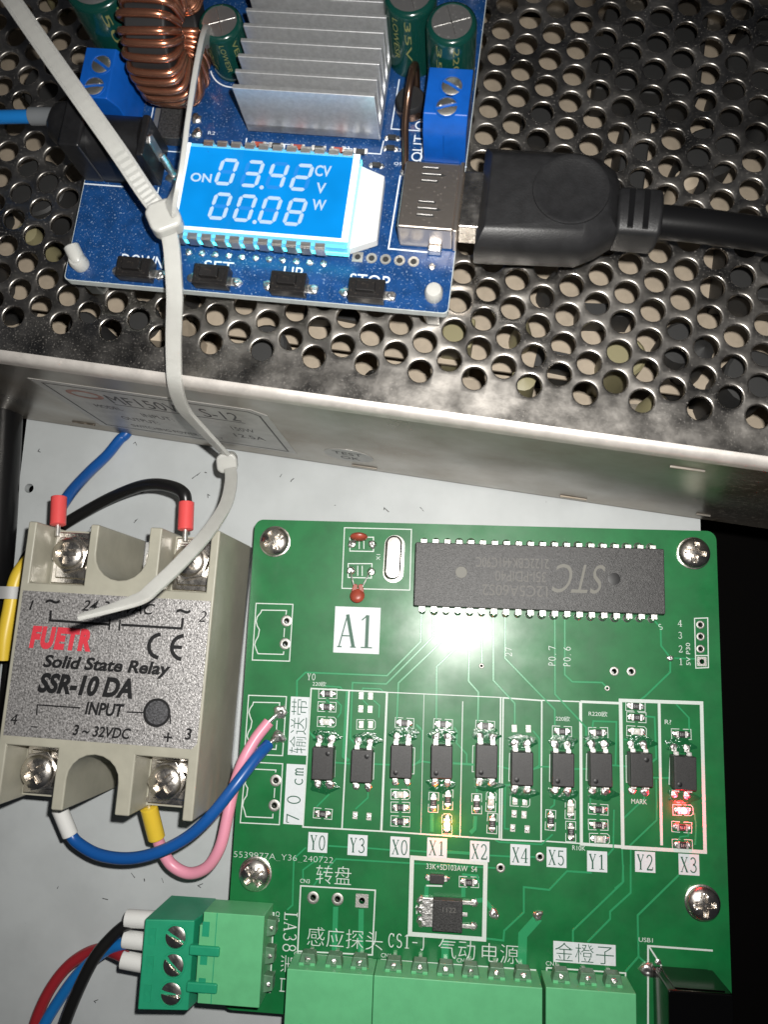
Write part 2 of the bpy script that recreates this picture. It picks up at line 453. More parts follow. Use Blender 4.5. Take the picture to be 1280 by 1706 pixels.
# ------------------------------------------------------------------ board artwork, millimetres on the green board
SILK= [(0.22,[(20.25,-1.37),(35.08,-1.35),(35.15,-14.64),(20.32,-14.73),(20.25,-1.37)]),(0.22,[(21.55,-3.45),(26.77,-3.31),(26.9,-6.46),(21.69,-6.51),(21.55,-3.45)]),(0.2,[(23.65,-4.23),(23.73,-5.99)]),(0.2,[(24.68,-4.2),(24.76,-5.96)]),(0.22,[(21.45,-9.3),(26.68,-9.15),(26.68,-12.3),(21.53,-12.33),(21.45,-9.3)]),(0.2,[(23.56,-9.7),(23.66,-11.94)]),(0.2,[(24.55,-9.67),(24.65,-11.91)]),(0.22,[(1.49,-18.64),(9.68,-18.59),(9.64,-30.79),(1.45,-30.86),(1.49,-18.64)]),(0.22,[(8.28,-20.85),(8.33,-19.97),(2.83,-20.07),(2.69,-20.56),(1.92,-21.57),(1.75,-22.55),(2.05,-23.52),(2.6,-24.31),(2.43,-25.77),(1.93,-26.76),(1.76,-27.57),(2.15,-28.52),(2.61,-29.47),(8.23,-29.41),(8.26,-28.77)]),(0.2,[(8.12,-23.78),(8.11,-25.72)]),(0.22,[(1.17,-38.34),(9.43,-38.27),(9.32,-50.46),(1.09,-50.5),(1.17,-38.34)]),(0.22,[(8.01,-40.8),(8.04,-39.61),(2.31,-39.74),(2.19,-40.28),(1.68,-41.09),(1.47,-41.88),(1.8,-42.8),(2.26,-43.72),(2.09,-45.13),(1.6,-46.08),(1.43,-46.87),(1.89,-47.93),(2.3,-49.14),(7.82,-49.25),(7.86,-48.26)]),(0.2,[(7.71,-43.31),(7.67,-45.18)]),(0.22,[(1.53,-52.1),(9.45,-52.11),(9.47,-64.32),(1.16,-64.39),(1.53,-52.1)]),(0.22,[(8.02,-53.92),(8.09,-53.46),(2.76,-53.48),(2.32,-54.21),(1.81,-55.3),(1.67,-56.53),(2.28,-57.41),(2.16,-58.93),(1.58,-59.86),(1.43,-60.93),(1.89,-61.96),(2.29,-63.13),(7.99,-63.06),(8.0,-62.22)]),(0.2,[(8.06,-57.1),(8.05,-59.07)]),(0.3,[(14.7,-36.34),(22.9,-36.4),(22.69,-64.45),(14.49,-64.49),(14.7,-36.34)]),(0.3,[(22.9,-36.4),(31.01,-36.43)]),(0.45,[(31.01,-36.43),(30.88,-64.43)]),(0.3,[(22.69,-64.45),(30.88,-64.43),(55.34,-64.63)]),(0.2,[(31.01,-36.43),(55.27,-36.46)]),(0.12,[(38.89,-36.36),(39.05,-64.32)]),(0.2,[(47.07,-37.6),(47.06,-64.42)]),(0.3,[(54.98,-36.53),(55.06,-64.65)]),(0.3,[(55.51,-36.51),(63.5,-36.73),(63.47,-64.57),(55.49,-64.68),(55.51,-36.51)]),(0.25,[(63.55,-36.68),(71.31,-36.6)]),(0.25,[(63.5,-64.46),(71.45,-64.52)]),(0.5,[(71.47,-36.6),(79.43,-36.57)]),(0.6,[(71.47,-36.6),(71.51,-64.61),(79.71,-64.66)]),(0.7,[(79.6,-35.98),(95.91,-35.81),(95.77,-64.73),(79.71,-64.75),(79.6,-35.98)]),(0.55,[(87.4,-35.96),(87.32,-63.95)]),(0.28,[(14.67,-75.98),(30.1,-75.9),(29.98,-88.1),(14.76,-88.41),(14.67,-75.98)]),(0.28,[(14.75,-91.93),(14.64,-88.9),(29.89,-88.94),(29.92,-91.73)]),(0.28,[(31.92,-91.87),(31.88,-88.87),(62.49,-88.69),(62.42,-91.69)]),(0.28,[(47.16,-88.88),(47.17,-91.72)]),(0.28,[(64.58,-91.43),(64.68,-88.11),(79.92,-88.06),(79.87,-91.2)]),(0.28,[(6.7,-81.33),(9.37,-81.5),(9.54,-96.42),(7.94,-96.4)]),(0.85,[(37.4,-69.19),(52.36,-69.34),(52.29,-83.72),(37.44,-83.7),(37.4,-69.19)]),(0.35,[(84.06,-96.95),(84.32,-82.82),(96.66,-82.85)]),(0.3,[(84.5,-82.91),(86.84,-86.33)]),(0.22,[(95.0,-18.59),(97.68,-18.39),(97.52,-28.59),(94.98,-28.8),(95.0,-18.59)]),(0.2,[(95.06,-26.23),(97.49,-26.13)]),(0.2,[(38.68,-79.86),(38.64,-78.4)]),(0.2,[(38.42,-78.76),(38.63,-78.32),(38.87,-78.73)]),(0.3,[(40.43,-74.36),(43.71,-74.26)]),(0.15,[(20.19,-48.8),(20.54,-48.82),(20.61,-54.19),(20.23,-54.21)]),(0.15,[(28.47,-48.95),(28.79,-48.93),(28.84,-54.22),(28.53,-54.24)]),(0.15,[(36.79,-47.48),(37.26,-47.52),(37.27,-52.74),(36.89,-52.76)]),(0.15,[(49.73,-46.48),(49.36,-46.5),(49.34,-51.71),(49.69,-51.69)]),(0.15,[(57.29,-47.67),(56.95,-47.68),(56.86,-53.14),(57.21,-53.12)]),(0.15,[(65.6,-47.5),(65.18,-47.53),(65.13,-52.8),(65.55,-52.78)]),(0.15,[(73.04,-46.98),(72.65,-47.0),(72.53,-52.2),(73.01,-52.17)]),(0.15,[(81.13,-46.9),(80.58,-46.93),(80.57,-52.19),(81.15,-52.16)]),(0.15,[(89.81,-46.95),(89.33,-46.97),(89.05,-52.13),(89.69,-52.1)])]
TRACES= [(0.4,[(37.84,-19.65),(37.85,-25.56),(30.88,-32.99),(13.27,-33.03),(11.51,-34.84),(11.82,-41.26),(14.87,-45.46),(16.57,-47.08)]),(0.4,[(40.35,-19.88),(40.39,-24.49),(30.78,-34.72),(23.54,-34.74),(23.58,-46.28),(24.58,-47.15)]),(0.4,[(42.86,-20.08),(42.79,-24.95),(33.36,-34.41),(33.32,-41.82)]),(0.4,[(45.61,-19.7),(45.75,-26.36),(41.4,-30.66),(41.61,-41.44)]),(0.4,[(48.13,-19.61),(48.24,-25.44),(48.2,-33.38),(50.31,-35.6),(50.31,-41.47)]),(0.4,[(50.7,-19.8),(50.95,-29.45)]),(0.4,[(53.21,-19.71),(53.4,-33.03),(57.92,-37.55),(57.96,-41.7)]),(0.4,[(55.71,-19.62),(55.76,-28.31),(66.19,-38.47),(66.2,-41.6)]),(0.4,[(66.16,-19.8),(66.23,-35.32),(72.59,-41.76),(72.57,-44.47),(73.7,-45.05)]),(0.4,[(68.25,-19.77),(68.24,-31.24),(69.8,-32.63),(75.89,-32.53),(76.96,-33.56)]),(0.4,[(86.83,-19.38),(88.04,-20.7),(88.07,-24.5),(89.89,-26.86),(89.82,-29.81),(84.62,-34.96),(83.48,-35.81)]),(0.35,[(90.68,-26.94),(94.93,-26.93)]),(0.35,[(19.49,-55.91),(19.53,-57.86),(17.12,-60.38)]),(0.35,[(27.82,-56.08),(27.8,-58.02),(25.33,-60.39)]),(0.35,[(20.47,-51.32),(23.82,-51.4)]),(0.35,[(28.72,-51.21),(32.19,-51.19)]),(0.35,[(36.82,-51.07),(38.85,-50.18),(40.62,-50.32)]),(0.5,[(45.29,-50.23),(49.66,-50.29)]),(0.35,[(54.58,-50.33),(57.47,-50.88)]),(0.35,[(61.78,-50.66),(63.06,-49.76),(63.04,-44.43),(61.73,-42.94)]),(0.35,[(62.04,-50.53),(63.66,-49.98),(65.61,-49.94)]),(0.35,[(70.13,-50.12),(73.35,-49.96)]),(0.35,[(77.68,-49.02),(81.35,-49.09)]),(0.35,[(85.92,-51.05),(89.56,-50.92)]),(0.7,[(22.49,-36.57),(22.32,-50.01),(23.47,-50.81)]),(0.35,[(17.43,-35.69),(21.0,-35.79),(21.68,-36.61)]),(0.35,[(25.72,-36.59),(25.78,-35.81),(29.54,-35.8),(30.86,-36.75)]),(0.35,[(20.16,-38.55),(21.34,-39.59),(21.26,-41.15),(20.66,-42.1)]),(0.35,[(28.19,-38.2),(29.51,-39.23),(29.45,-41.71)]),(0.35,[(25.95,-38.3),(27.12,-39.33)]),(0.35,[(18.06,-38.49),(19.24,-39.53)]),(0.35,[(37.43,-42.88),(38.73,-44.04),(38.59,-49.82),(37.37,-50.93)]),(0.35,[(45.42,-42.99),(46.02,-43.81),(45.93,-46.1),(48.11,-48.26),(48.15,-50.23)]),(0.35,[(15.35,-68.49),(12.96,-70.83),(13.01,-74.34),(13.18,-79.82),(12.14,-80.75)]),(0.35,[(20.04,-67.93),(24.11,-67.93)]),(0.35,[(28.16,-67.9),(32.81,-67.98)]),(0.35,[(36.79,-67.87),(40.48,-67.93)]),(0.6,[(44.47,-67.7),(49.13,-67.7)]),(0.35,[(53.12,-67.87),(57.31,-67.84)]),(0.35,[(61.32,-67.66),(62.58,-67.64)]),(0.35,[(15.09,-75.08),(14.97,-72.91),(16.77,-71.49),(19.2,-69.88)]),(0.35,[(17.32,-75.82),(18.33,-74.31),(21.72,-70.38),(54.42,-70.21)]),(1.1,[(22.11,-79.55),(22.25,-88.62)]),(1.1,[(27.36,-79.65),(27.62,-88.54)]),(0.4,[(52.65,-83.57),(56.14,-83.73),(56.26,-81.9),(60.12,-78.24),(60.08,-73.48),(65.12,-73.7),(68.64,-69.96),(73.54,-69.96)]),(1.8,[(63.05,-78.97),(59.93,-82.44),(59.82,-88.54)]),(1.5,[(44.53,-84.36),(44.64,-88.92)]),(0.4,[(79.75,-68.06),(79.6,-71.43),(69.8,-80.95),(69.8,-83.37)]),(0.4,[(81.22,-67.98),(81.14,-73.26),(77.08,-77.01),(77.06,-78.4),(72.65,-82.9)]),(0.4,[(90.58,-69.36),(82.43,-77.36),(82.48,-84.92),(79.92,-87.82)]),(0.35,[(82.48,-84.92),(84.08,-86.18)]),(0.35,[(79.55,-64.76),(79.78,-71.22),(78.05,-72.67)]),(0.35,[(81.27,-65.11),(81.16,-72.48)]),(0.35,[(78.06,-57.65),(77.82,-65.16),(76.71,-66.44)]),(0.35,[(84.13,-53.62),(84.11,-55.17),(79.94,-59.24)]),(0.35,[(86.55,-51.33),(86.48,-59.19),(81.13,-64.36),(81.27,-65.11)]),(0.4,[(84.55,-38.97),(86.47,-39.05),(86.63,-47.26),(85.82,-47.93)]),(0.4,[(73.88,-41.7),(74.05,-40.41),(78.74,-40.36),(78.48,-48.92)]),(0.35,[(80.14,-43.79),(84.47,-43.59),(84.28,-45.18)]),(0.35,[(90.86,-36.29),(93.34,-38.89),(93.34,-41.27)]),(0.35,[(93.93,-57.41),(94.18,-59.83),(93.92,-63.48)]),(0.35,[(92.74,-61.13),(92.57,-61.9),(91.01,-62.14),(90.52,-63.07)]),(0.8,[(41.19,-60.35),(41.29,-63.92)]),(0.8,[(50.14,-60.41),(50.04,-62.88),(49.19,-63.75)]),(0.35,[(33.33,-43.83),(33.46,-45.83)]),(0.35,[(41.6,-43.45),(41.66,-45.45)]),(0.35,[(50.27,-43.62),(50.29,-45.04)]),(0.35,[(58.04,-43.82),(58.14,-45.8)]),(0.35,[(66.2,-43.72),(66.2,-45.69)]),(0.35,[(35.91,-54.5),(36.25,-55.88)]),(0.35,[(38.51,-43.59),(37.45,-42.78)]),(0.35,[(41.6,-54.2),(41.59,-55.88)]),(0.35,[(44.16,-54.07),(44.32,-55.74)]),(0.35,[(50.36,-53.75),(50.34,-55.7)]),(0.35,[(52.96,-53.62),(53.07,-55.28)]),(0.35,[(66.26,-54.56),(66.1,-57.37),(65.3,-58.03)]),(0.35,[(69.41,-54.55),(69.41,-55.79)]),(0.35,[(73.48,-54.18),(73.3,-56.98)]),(0.35,[(54.21,-64.83),(55.07,-65.19),(63.56,-65.16),(65.8,-63.09)]),(0.35,[(60.66,-54.61),(60.73,-56.26)]),(0.35,[(57.36,-53.95),(56.13,-54.01),(56.12,-62.54),(57.03,-62.55)]),(0.5,[(47.64,-71.83),(50.76,-71.91),(51.07,-73.23)]),(0.9,[(50.0,-76.76),(52.25,-76.35),(54.25,-78.48)]),(0.9,[(40.57,-74.4),(40.49,-76.55)]),(0.9,[(47.97,-74.22),(48.01,-76.08)])]
LABELS= {'A1': (24.02,-23.62,9.93,9.89),'sh': (12.43,-44.2,4.05,12.02),'70': (12.36,-58.09,4.07,12.06),'Y0': (17.77,-67.36,4.06,3.92),'Y3': (26.08,-67.41,4.06,4.03),'X0': (34.83,-67.29,3.99,3.99),'X1': (42.45,-67.01,4.06,3.84),'X2': (51.12,-67.17,3.93,3.93),'X4': (59.29,-67.38,3.97,3.99),'X5': (66.56,-67.43,3.95,3.84),'Y1': (74.6,-67.74,3.98,3.94),'Y2': (84.03,-67.28,3.96,3.92),'X3': (92.55,-67.27,4.0,3.96),'jcz': (72.0,-85.0,12.11,3.83)}
OPTO= {'Y0': (18.45,-51.14),'Y3': (26.56,-51.28),'X0': (34.69,-49.99),'X1': (42.96,-49.64),'X2': (52.1,-49.07),'X4': (59.27,-50.14),'X5': (67.44,-49.97),'Y1': (74.94,-49.59),'Y2': (82.88,-49.19),'X3': (91.36,-49.4)}
SMD= [('R','h',18.32,-37.26),('R','h',18.29,-40.01),('L','h',18.36,-43.1),('R','h',18.52,-61.63),('P','h',26.53,-37.38),('P','h',26.55,-40.1),('D','h',26.78,-43.27),('W','h',26.75,-61.66),('R','h',34.94,-42.57),('L','h',34.55,-56.96),('R','h',34.64,-59.51),('R','h',34.74,-62.27),('R','h',43.05,-42.43),('R','v',41.48,-58.18),('R','v',44.45,-57.47),('A','v',44.36,-62.29),('R','h',51.83,-42.37),('R','v',50.36,-57.98),('L','v',53.28,-57.41),('R','v',53.57,-61.64),('W','h',59.32,-42.59),('D','h',59.16,-57.04),('P','h',59.01,-59.57),('W','h',59.2,-62.34),('R','h',67.65,-42.74),('R','v',65.35,-60.36),('L','v',69.31,-57.99),('R','v',69.4,-62.35),('R','h',75.03,-42.65),('R','h',74.91,-57.75),('R','h',74.88,-60.73),('L','h',75.08,-63.4),('R','h',82.63,-37.01),('R','h',82.78,-39.24),('L','h',82.74,-42.04),('R','h',91.71,-42.19),('E','h',91.64,-56.99),('R','h',91.34,-60.27),('R','h',91.38,-63.62),('R','h',49.07,-73.16)]
PADS= [(8.46,-22.21),(8.43,-27.15),(8.16,-55.58),(8.15,-60.6),(17.35,-78.13),(22.41,-78.1),(78.44,-30.12),(81.93,-30.03),(76.96,-33.66),(50.88,-30.14),(96.2,-19.86),(96.18,-22.3),(96.1,-24.84),(55.41,-70.15),(63.28,-67.6)]

# ------------------------------------------------------------------ shared small pieces
def screw_mesh(name, R, dome, depth, kind, m, n=34, rim=.35, arm=.2):
    # domed head with a real recess; kind 'cross' or 'slot'; base of the head at z = 0
    mb = MB(); idx = {}
    for i in range(n + 1):
        for j in range(n + 1):
            u, w = 2 * i / n - 1, 2 * j / n - 1
            x = u * math.sqrt(1 - w * w / 2) * R; y = w * math.sqrt(1 - u * u / 2) * R
            r = math.hypot(x, y) / R
            z = rim + dome * math.sqrt(max(0, 1 - .92 * r * r))
            a = arm * R
            if kind == 'cross':
                k = .66 * R
                inn = max(min(1, (a - abs(x)) / (.07 * R)) if abs(y) < k else -1, min(1, (a - abs(y)) / (.07 * R)) if abs(x) < k else -1)
            else:
                inn = min(1, (a - abs(x)) / (.06 * R)) if r < .97 else -1
            if inn > 0: z -= depth * inn
            idx[i, j] = len(mb.v); mb.v.append((x, y, z))
    for i in range(n):
        for j in range(n): mb.f.append((idx[i, j], idx[i + 1, j], idx[i + 1, j + 1], idx[i, j + 1]))
    ring = [idx[i, 0] for i in range(n)] + [idx[n, j] for j in range(n)] + [idx[i, n] for i in range(n, 0, -1)] + [idx[0, j] for j in range(n, 0, -1)]
    low = []
    for k in ring:
        x, y, z = mb.v[k]; low.append(len(mb.v)); mb.v.append((x * 1.01, y * 1.01, 0))
    for k in range(len(ring)):
        mb.f.append((ring[k], low[k], low[(k + 1) % len(ring)], ring[(k + 1) % len(ring)]))
    return mb.mesh(name, m, True, .5)

def blob_mesh(name, m, seed, flat=.6):
    rnd = random.Random(seed); mb = MB(); n, k = 12, 7
    off = Vector((rnd.random() * 50, rnd.random() * 50, 0))
    prof = []
    for i in range(k + 1):
        a = math.pi / 2 * i / k
        prof.append((math.cos(a), math.sin(a) * flat))
    mb.lathe(prof[:-1] + [(.05, flat)], n=n)
    for i, v in enumerate(mb.v):
        q = Vector(v); q *= 1 + .45 * noise.noise(q * 1.6 + off)
        mb.v[i] = (q.x, q.y, max(0, q.z))
    return mb.mesh(name, m, True, 1.2)
BLOB = [blob_mesh('solder_blob', 'solder', s) for s in range(4)]
def blob(parent, x, y, z, r, name='solder_joint', i=None):
    o = link(name, BLOB[random.randrange(4) if i is None else i], parent, (x, y, z), (0, 0, random.random() * 6))
    o.scale = (r, r, r)
    return o
M3 = screw_mesh('screw', 3.15, 1.5, .95, 'cross', 'nickel', arm=.17)

# ------------------------------------------------------------------ setting
ZP = -11.0
o = sheet_with_holes([(-62.6, -150), (100.3, -150), (100.3, 130), (-62.6, 130)], [(-59.9, 8.0, 1.15), (-31.5, 8.6, 1.2)], ZP - 2, ZP).obj('mounting_plate', 'plate_paint', smooth=False)
struct(o)
mk = MB()
for i, (x, y) in enumerate([(-32.3, 0.6), (-21.2, 1.7), (-17.9, 12.1), (-15.5, 12.8), (3.0, 12.9), (5.2, 11.0), (-43.4, -1.5), (-58.4, 18.0), (-33.6, 19.3), (-24.7, -79.6), (-22.6, -79.9), (-31.5, -84.7), (-18.5, -79.8), (-31.0, -105.9), (-9.5, -81.0), (36.4, 5.6), (16.4, 5.6), (27.9, 4.7), (-14.3, 7.2), (-42.4, -83.2)]):
    r_ = random.Random(i)
    mk.strip([(x, y), (x + r_.uniform(-.9, .9), y + r_.uniform(-.9, .9)), (x + r_.uniform(-1.3, 1.3), y + r_.uniform(-1.0, 1.0))], .12 + .1 * r_.random(), ZP + .03)
mk.obj('scuff_marks', 'ink_black', o, smooth=False)['kind'] = 'stuff'
struct(MB().box(-600, 700, -700, 600, -72, -70).obj('cabinet_floor', 'void_shade', smooth=False))

# ------------------------------------------------------------------ green controller board (origin at its upper left corner, y runs down as negative)
PCB = thing('controller_board', 'green circuit board full of small chips, with green wire headers along its lower edge', 'circuit board')
holes = [(x, y, .62) for x, y in PADS[:6]] + [(x, y, .55) for x, y in PADS[6:8]] + [(x, y, .3) for x, y in PADS[8:10]] + [(x, y, .52) for x, y in PADS[10:13]] + [(x, y, .5) for x, y in PADS[13:]]
holes += [(27.45, -78.07, .62), (96.24, -27.41, .52)]
sheet_with_holes(rounded(0, 100, -100.3, 0, 2.0), holes, -1.6, 0, 18).obj('board', 'solder_mask', PCB, smooth=False)
mb = MB()
for i, (w, pts) in enumerate(TRACES): mb.strip(pts, w, .004 + .0008 * (i % 9), .055)
mb.obj('copper_traces', 'mask_copper', PCB, smooth=False)['kind'] = 'stuff'
mb = MB()
for i, (w, pts) in enumerate(SILK): mb.strip(pts, w, .060 + .0012 * (i % 24))
mb.obj('silkscreen_lines', 'silk_white', PCB, smooth=False)['kind'] = 'stuff'
# plated holes
for i, (x, y) in enumerate(PADS):
    hr = holes[i][2]; pr = hr + (.62 if i < 6 else .42 if i in (6, 7) else .28 if i in (8, 9) else .35 if i < 13 else .42)
    MB().lathe([(hr, -1.5), (hr - .02, .05), (hr + .06, .07), (pr - .08, .07), (pr, .01)], n=22, cap=False).obj('plated_hole', 'pad_tin', PCB, (x, y, 0))
for x, y, hr, pr in ((27.45, -78.07, .62, 1.3), (96.24, -27.41, .52, .95)):
    sheet_with_holes([(-pr, -pr), (pr, -pr), (pr, pr), (-pr, pr)], [(0, 0, hr)], -.01, .06, 20).obj('square_pad', 'pad_tin', PCB, (x, y, 0), smooth=False)
# corner screws on brass pillars
for k, (x, y) in enumerate(((4.9, -4.9), (95.1, -4.9), (5.1, -74.2), (94.9, -74.2))):
    MB().lathe([(3.45, .0), (3.45, .35), (3.2, .45)], n=32).obj('washer', 'nickel', PCB, (x, y, .03))
    link('mounting_screw', M3, PCB, (x, y, .42), (0, 0, .5 + k * .9))
    MB().prism([(3 * math.cos(a * math.pi / 3), 3 * math.sin(a * math.pi / 3)) for a in range(6)], ZP, -1.6).obj('standoff', 'bronze_wire', PCB, (x, y, 0))

# --- 40 pin chip
cx, cy = 62.1, -11.45
chip = MB().prism(rounded(-25.8, 25.8, -6.75, 6.75, .25, 2), .6, 4.5).obj('microcontroller', 'chip_black', PCB, (cx, cy, 0), bevel=.18)
pin = MB()
pin.box(-.62, .62, 6.7, 7.75, 2.0, 2.3); pin.box(-.62, .62, 7.45, 7.75, .9, 2.0); pin.box(-.26, .26, 7.45, 7.75, -2.4, .9)
pin_me = pin.mesh('pin', 'tin')
fil_me = MB().lathe([(.85, .02), (.62, .16), (.42, .5), (.3, .9)], n=14).mesh('solder_fillet', 'solder')
for k in range(20):
    for sgn in (1, -1):
        x = -24.13 + 2.54 * k
        q = link('pin', pin_me, chip, (x, 0, 0), (0, 0, 0 if sgn > 0 else math.pi), .06, 1)
        f = link('solder_fillet', fil_me, chip, (x, 7.6 * sgn, 0), (0, 0, random.random() * 6))
        f.scale = (random.uniform(.85, 1.15),) * 3
MB().lathe([(1.25, -.01), (1.2, .035), (.05, .03)], n=24).obj('mould_mark', 'chip_logo', chip, (-16.0, .6, 4.5))
MB().lathe([(1.3, -.01), (1.1, .025)], n=24).obj('orientation_dot', 'ink_black', chip, (15.6, .2, 4.5))
text('STC', 8.3, .0, 11.0, 6.0, 4.53, 'chip_logo', chip, math.pi, .34, -.004)
text('12C5A60S2', -4.8, -2.9, 13.5, 2.3, 4.53, 'chip_print', chip, math.pi)
text('35I-PDIP40', -3.6, 0.1, 10.5, 2.2, 4.53, 'chip_print', chip, math.pi)
text('2122CBK441C90C', -5.4, 2.9, 15.2, 2.1, 4.53, 'chip_print', chip, math.pi)

# --- crystal and its two disc capacitors
cr = MB().prism(rounded(-2.2, 2.2, -5.2, 5.2, 2.15, 8), .05, .6).obj('crystal', 'crystal_can', PCB, (31.5, -8.0, 0), (0, 0, -.02))
MB().prism(rounded(-1.75, 1.75, -4.75, 4.75, 1.72, 8), .6, 3.5).obj('can', 'crystal_can', cr, bevel=.45, seg=3)
def disc_cap(r):
    c = MB()
    c.lathe([(.1, -.75), (r * .55, -.72), (r * .9, -.4), (r, 0), (r * .9, .4), (r * .55, .72), (.1, .75)], n=20)
    return c
d1 = disc_cap(1.6).obj('disc_capacitor', 'ceramic_red', PCB, (23.95, -16.3, 1.7), (-.25, 0, 0))
for (x0, y0), (x1, y1) in (((22.12, -10.8), (23.3, -14.9)), ((26.58, -10.86), (24.7, -14.9))):
    MB().tube([(x0, y0, .3), (x0 * .75 + x1 * .25, y0 * .75 + y1 * .25, 1.5), (x1, y1, 1.75)], .17, 8).obj('capacitor_lead', 'tin', PCB)
    blob(PCB, x0, y0, 0, .95)
    MB().prism(rounded(-.5, .5, -1.0, 1.0, .4), 1.55, 1.9).obj('lead_coat', 'ceramic_red', PCB, (x1, y1 + .1, 0), (0, 0, -.25 if x1 < 24 else .25), bevel=.15)
d2 = disc_cap(1.55).obj('disc_capacitor', 'ceramic_red', PCB, (23.8, -3.6, 2.3), (1.25, 0, 0))
for x0 in (22.1, 26.6): blob(PCB, x0, -4.95, 0, .95)
d2.scale = (1.25, .9, 1)

# --- optocouplers
op_me = MB().box(-2.2, 2.2, -3.25, 3.25, .25, 3.5).mesh('optocoupler', 'opto_black')
opin = MB(); opin.box(-.5, .5, 3.2, 3.9, 1.6, 1.85); opin.box(-.5, .5, 3.65, 3.9, .25, 1.6); opin.box(-.5, .5, 3.65, 4.9, .06, .3)
opin_me = opin.mesh('pin', 'tin')
for k, (x, y) in OPTO.items():
    q = link('optocoupler', op_me, PCB, (x, y, 0), (0, 0, random.uniform(-.012, .012)), .22)
    for sx in (-1.27, 1.27):
        for sg in (1, -1):
            link('pin', opin_me, q, (sx, 0, 0), (0, 0, 0 if sg > 0 else math.pi), .05, 1)
            b = blob(q, sx, 4.6 * sg, .05, random.uniform(.7, .95)); b.scale.z *= .8
    for sg in (1, -1):
        if sg < 0 and k in ('Y3', 'X0', 'Y2'): continue
        fx = MB().lathe([(1, 0), (.93, .03), (.5, .05), (.05, .05)], n=26)
        ph = random.random() * 9
        fx.v = [((a * (1 + .3 * noise.noise(Vector((a * 2 + ph, b * 2, 0))) + .15 * math.sin(5 * math.atan2(b, a) + ph))) * 2.9, (b * (1 + .35 * noise.noise(Vector((a * 2, b * 2 + ph, 3))))) * 1.55, c) for a, b, c in fx.v]
        fx.obj('flux_residue', 'flux', q, (random.uniform(-.2, .7), 5.0 * sg, .062))
    d = (1.0, 2.0) if k in ('Y0', 'Y3', 'Y2') else (-1.1, -2.2)
    MB().lathe([(.5, -.01), (.45, .02)], n=18).obj('orientation_dot', 'ink_black', q, (d[0], d[1], 3.5))
# --- chip resistors, light emitting diodes, bare pads
rb_me = MB().box(-.62, .62, -.62, .62, .1, .62).mesh('resistor', 'resistor_black')
rt_me = MB().box(-.22, .22, -.66, .66, .06, .66).mesh('terminal', 'tin')
pd_me = MB().box(-.5, .5, -.72, .72, .005, .05).mesh('solder_pad', 'pad_tin')
lb_me = MB().box(-.6, .6, -.6, .6, .1, .7).mesh('led', 'led_lens')
lens_me = MB().lathe([(.55, .6), (.52, .95), (.3, 1.1), (.05, 1.12)], n=14).mesh('lens', 'led_lens')
bk = MB()
for sg in (1, -1): bk.strip([(sg * .35, -1.0), (sg * 1.95, -1.0), (sg * 1.95, 1.0), (sg * .35, 1.0)], .13, .055)
bk_me = bk.mesh('outline', 'silk_white', False)
bd = MB(); bd.strip([(-.2, -1.0), (-1.95, -1.0), (-1.95, 1.0), (-.2, 1.0)], .13, .055)
bd.strip([(.2, -1.0), (1.6, -1.0), (2.0, -.6), (2.0, .6), (1.6, 1.0), (.2, 1.0)], .13, .055)
bd_me = bd.mesh('outline', 'silk_white', False)
for i, (kind, ori, x, y) in enumerate(SMD):
    rz = math.pi / 2 if ori == 'v' else 0
    rz += random.uniform(-.04, .04)
    if kind == 'R':
        q = link('resistor', rb_me, PCB, (x, y, 0), (0, 0, rz), .06, 1)
        for sg in (1, -1):
            link('terminal', rt_me, q, (sg * .84, 0, 0), (0, 0, 0), .06, 1)
            b = blob(q, sg * 1.2, 0, .04, .62); b.scale.z *= .75
        link('outline', bk_me, q)
        text('511' if i % 3 else '103', 0, 0, .85, .55, .635, 'resistor_print', q)
    elif kind in 'LAE':
        q = link('led', lb_me, PCB, (x, y, 0), (0, 0, rz), .05, 1)
        for sg in (1, -1):
            link('terminal', rt_me, q, (sg * .9, 0, -.02))
            b = blob(q, sg * 1.25, 0, .04, .6); b.scale.z *= .7
        if kind == 'L': link('lens', lens_me, q)
        else:
            m = 'led_amber' if kind == 'A' else 'led_red'
            MB().lathe([(.62, .6), (.6, 1.0), (.35, 1.2), (.05, 1.22)], n=14).obj('lit_lens', m, q)
            lp_ = bpy.data.lights.new('led_light', 'POINT'); lp_.color = (1, .17, .01) if kind == 'A' else (1, .015, .03)
            lp_.energy = .28 if kind == 'A' else .5; lp_.shadow_soft_size = .6 * S
            lo = bpy.data.objects.new('led_light', lp_); scene.collection.objects.link(lo); lo.parent = q; lo.location = (0, 0, 1.95 * S)
        link('outline', bd_me, q)
    else:
        s = 1.45 if kind == 'W' else 1.0
        for sg in (1, -1):
            p_ = link('solder_pad', pd_me, PCB, (x + sg * s * (math.cos(rz)), y + sg * s * math.sin(rz), 0), (0, 0, rz))
            blob(PCB, x + sg * s * math.cos(rz), y + sg * s * math.sin(rz), .04, .45).scale.z = .12
        if kind == 'D': link('outline', bd_me, PCB, (x, y, 0), (0, 0, rz))
for x, y in ((54.1, -78.8), (62.85, -78.6), (89.8, -27.0)): blob(PCB, x, y, 0, 1.0 if x < 80 else .7)
blob(PCB, 54.6, -79.3, 0, .7)
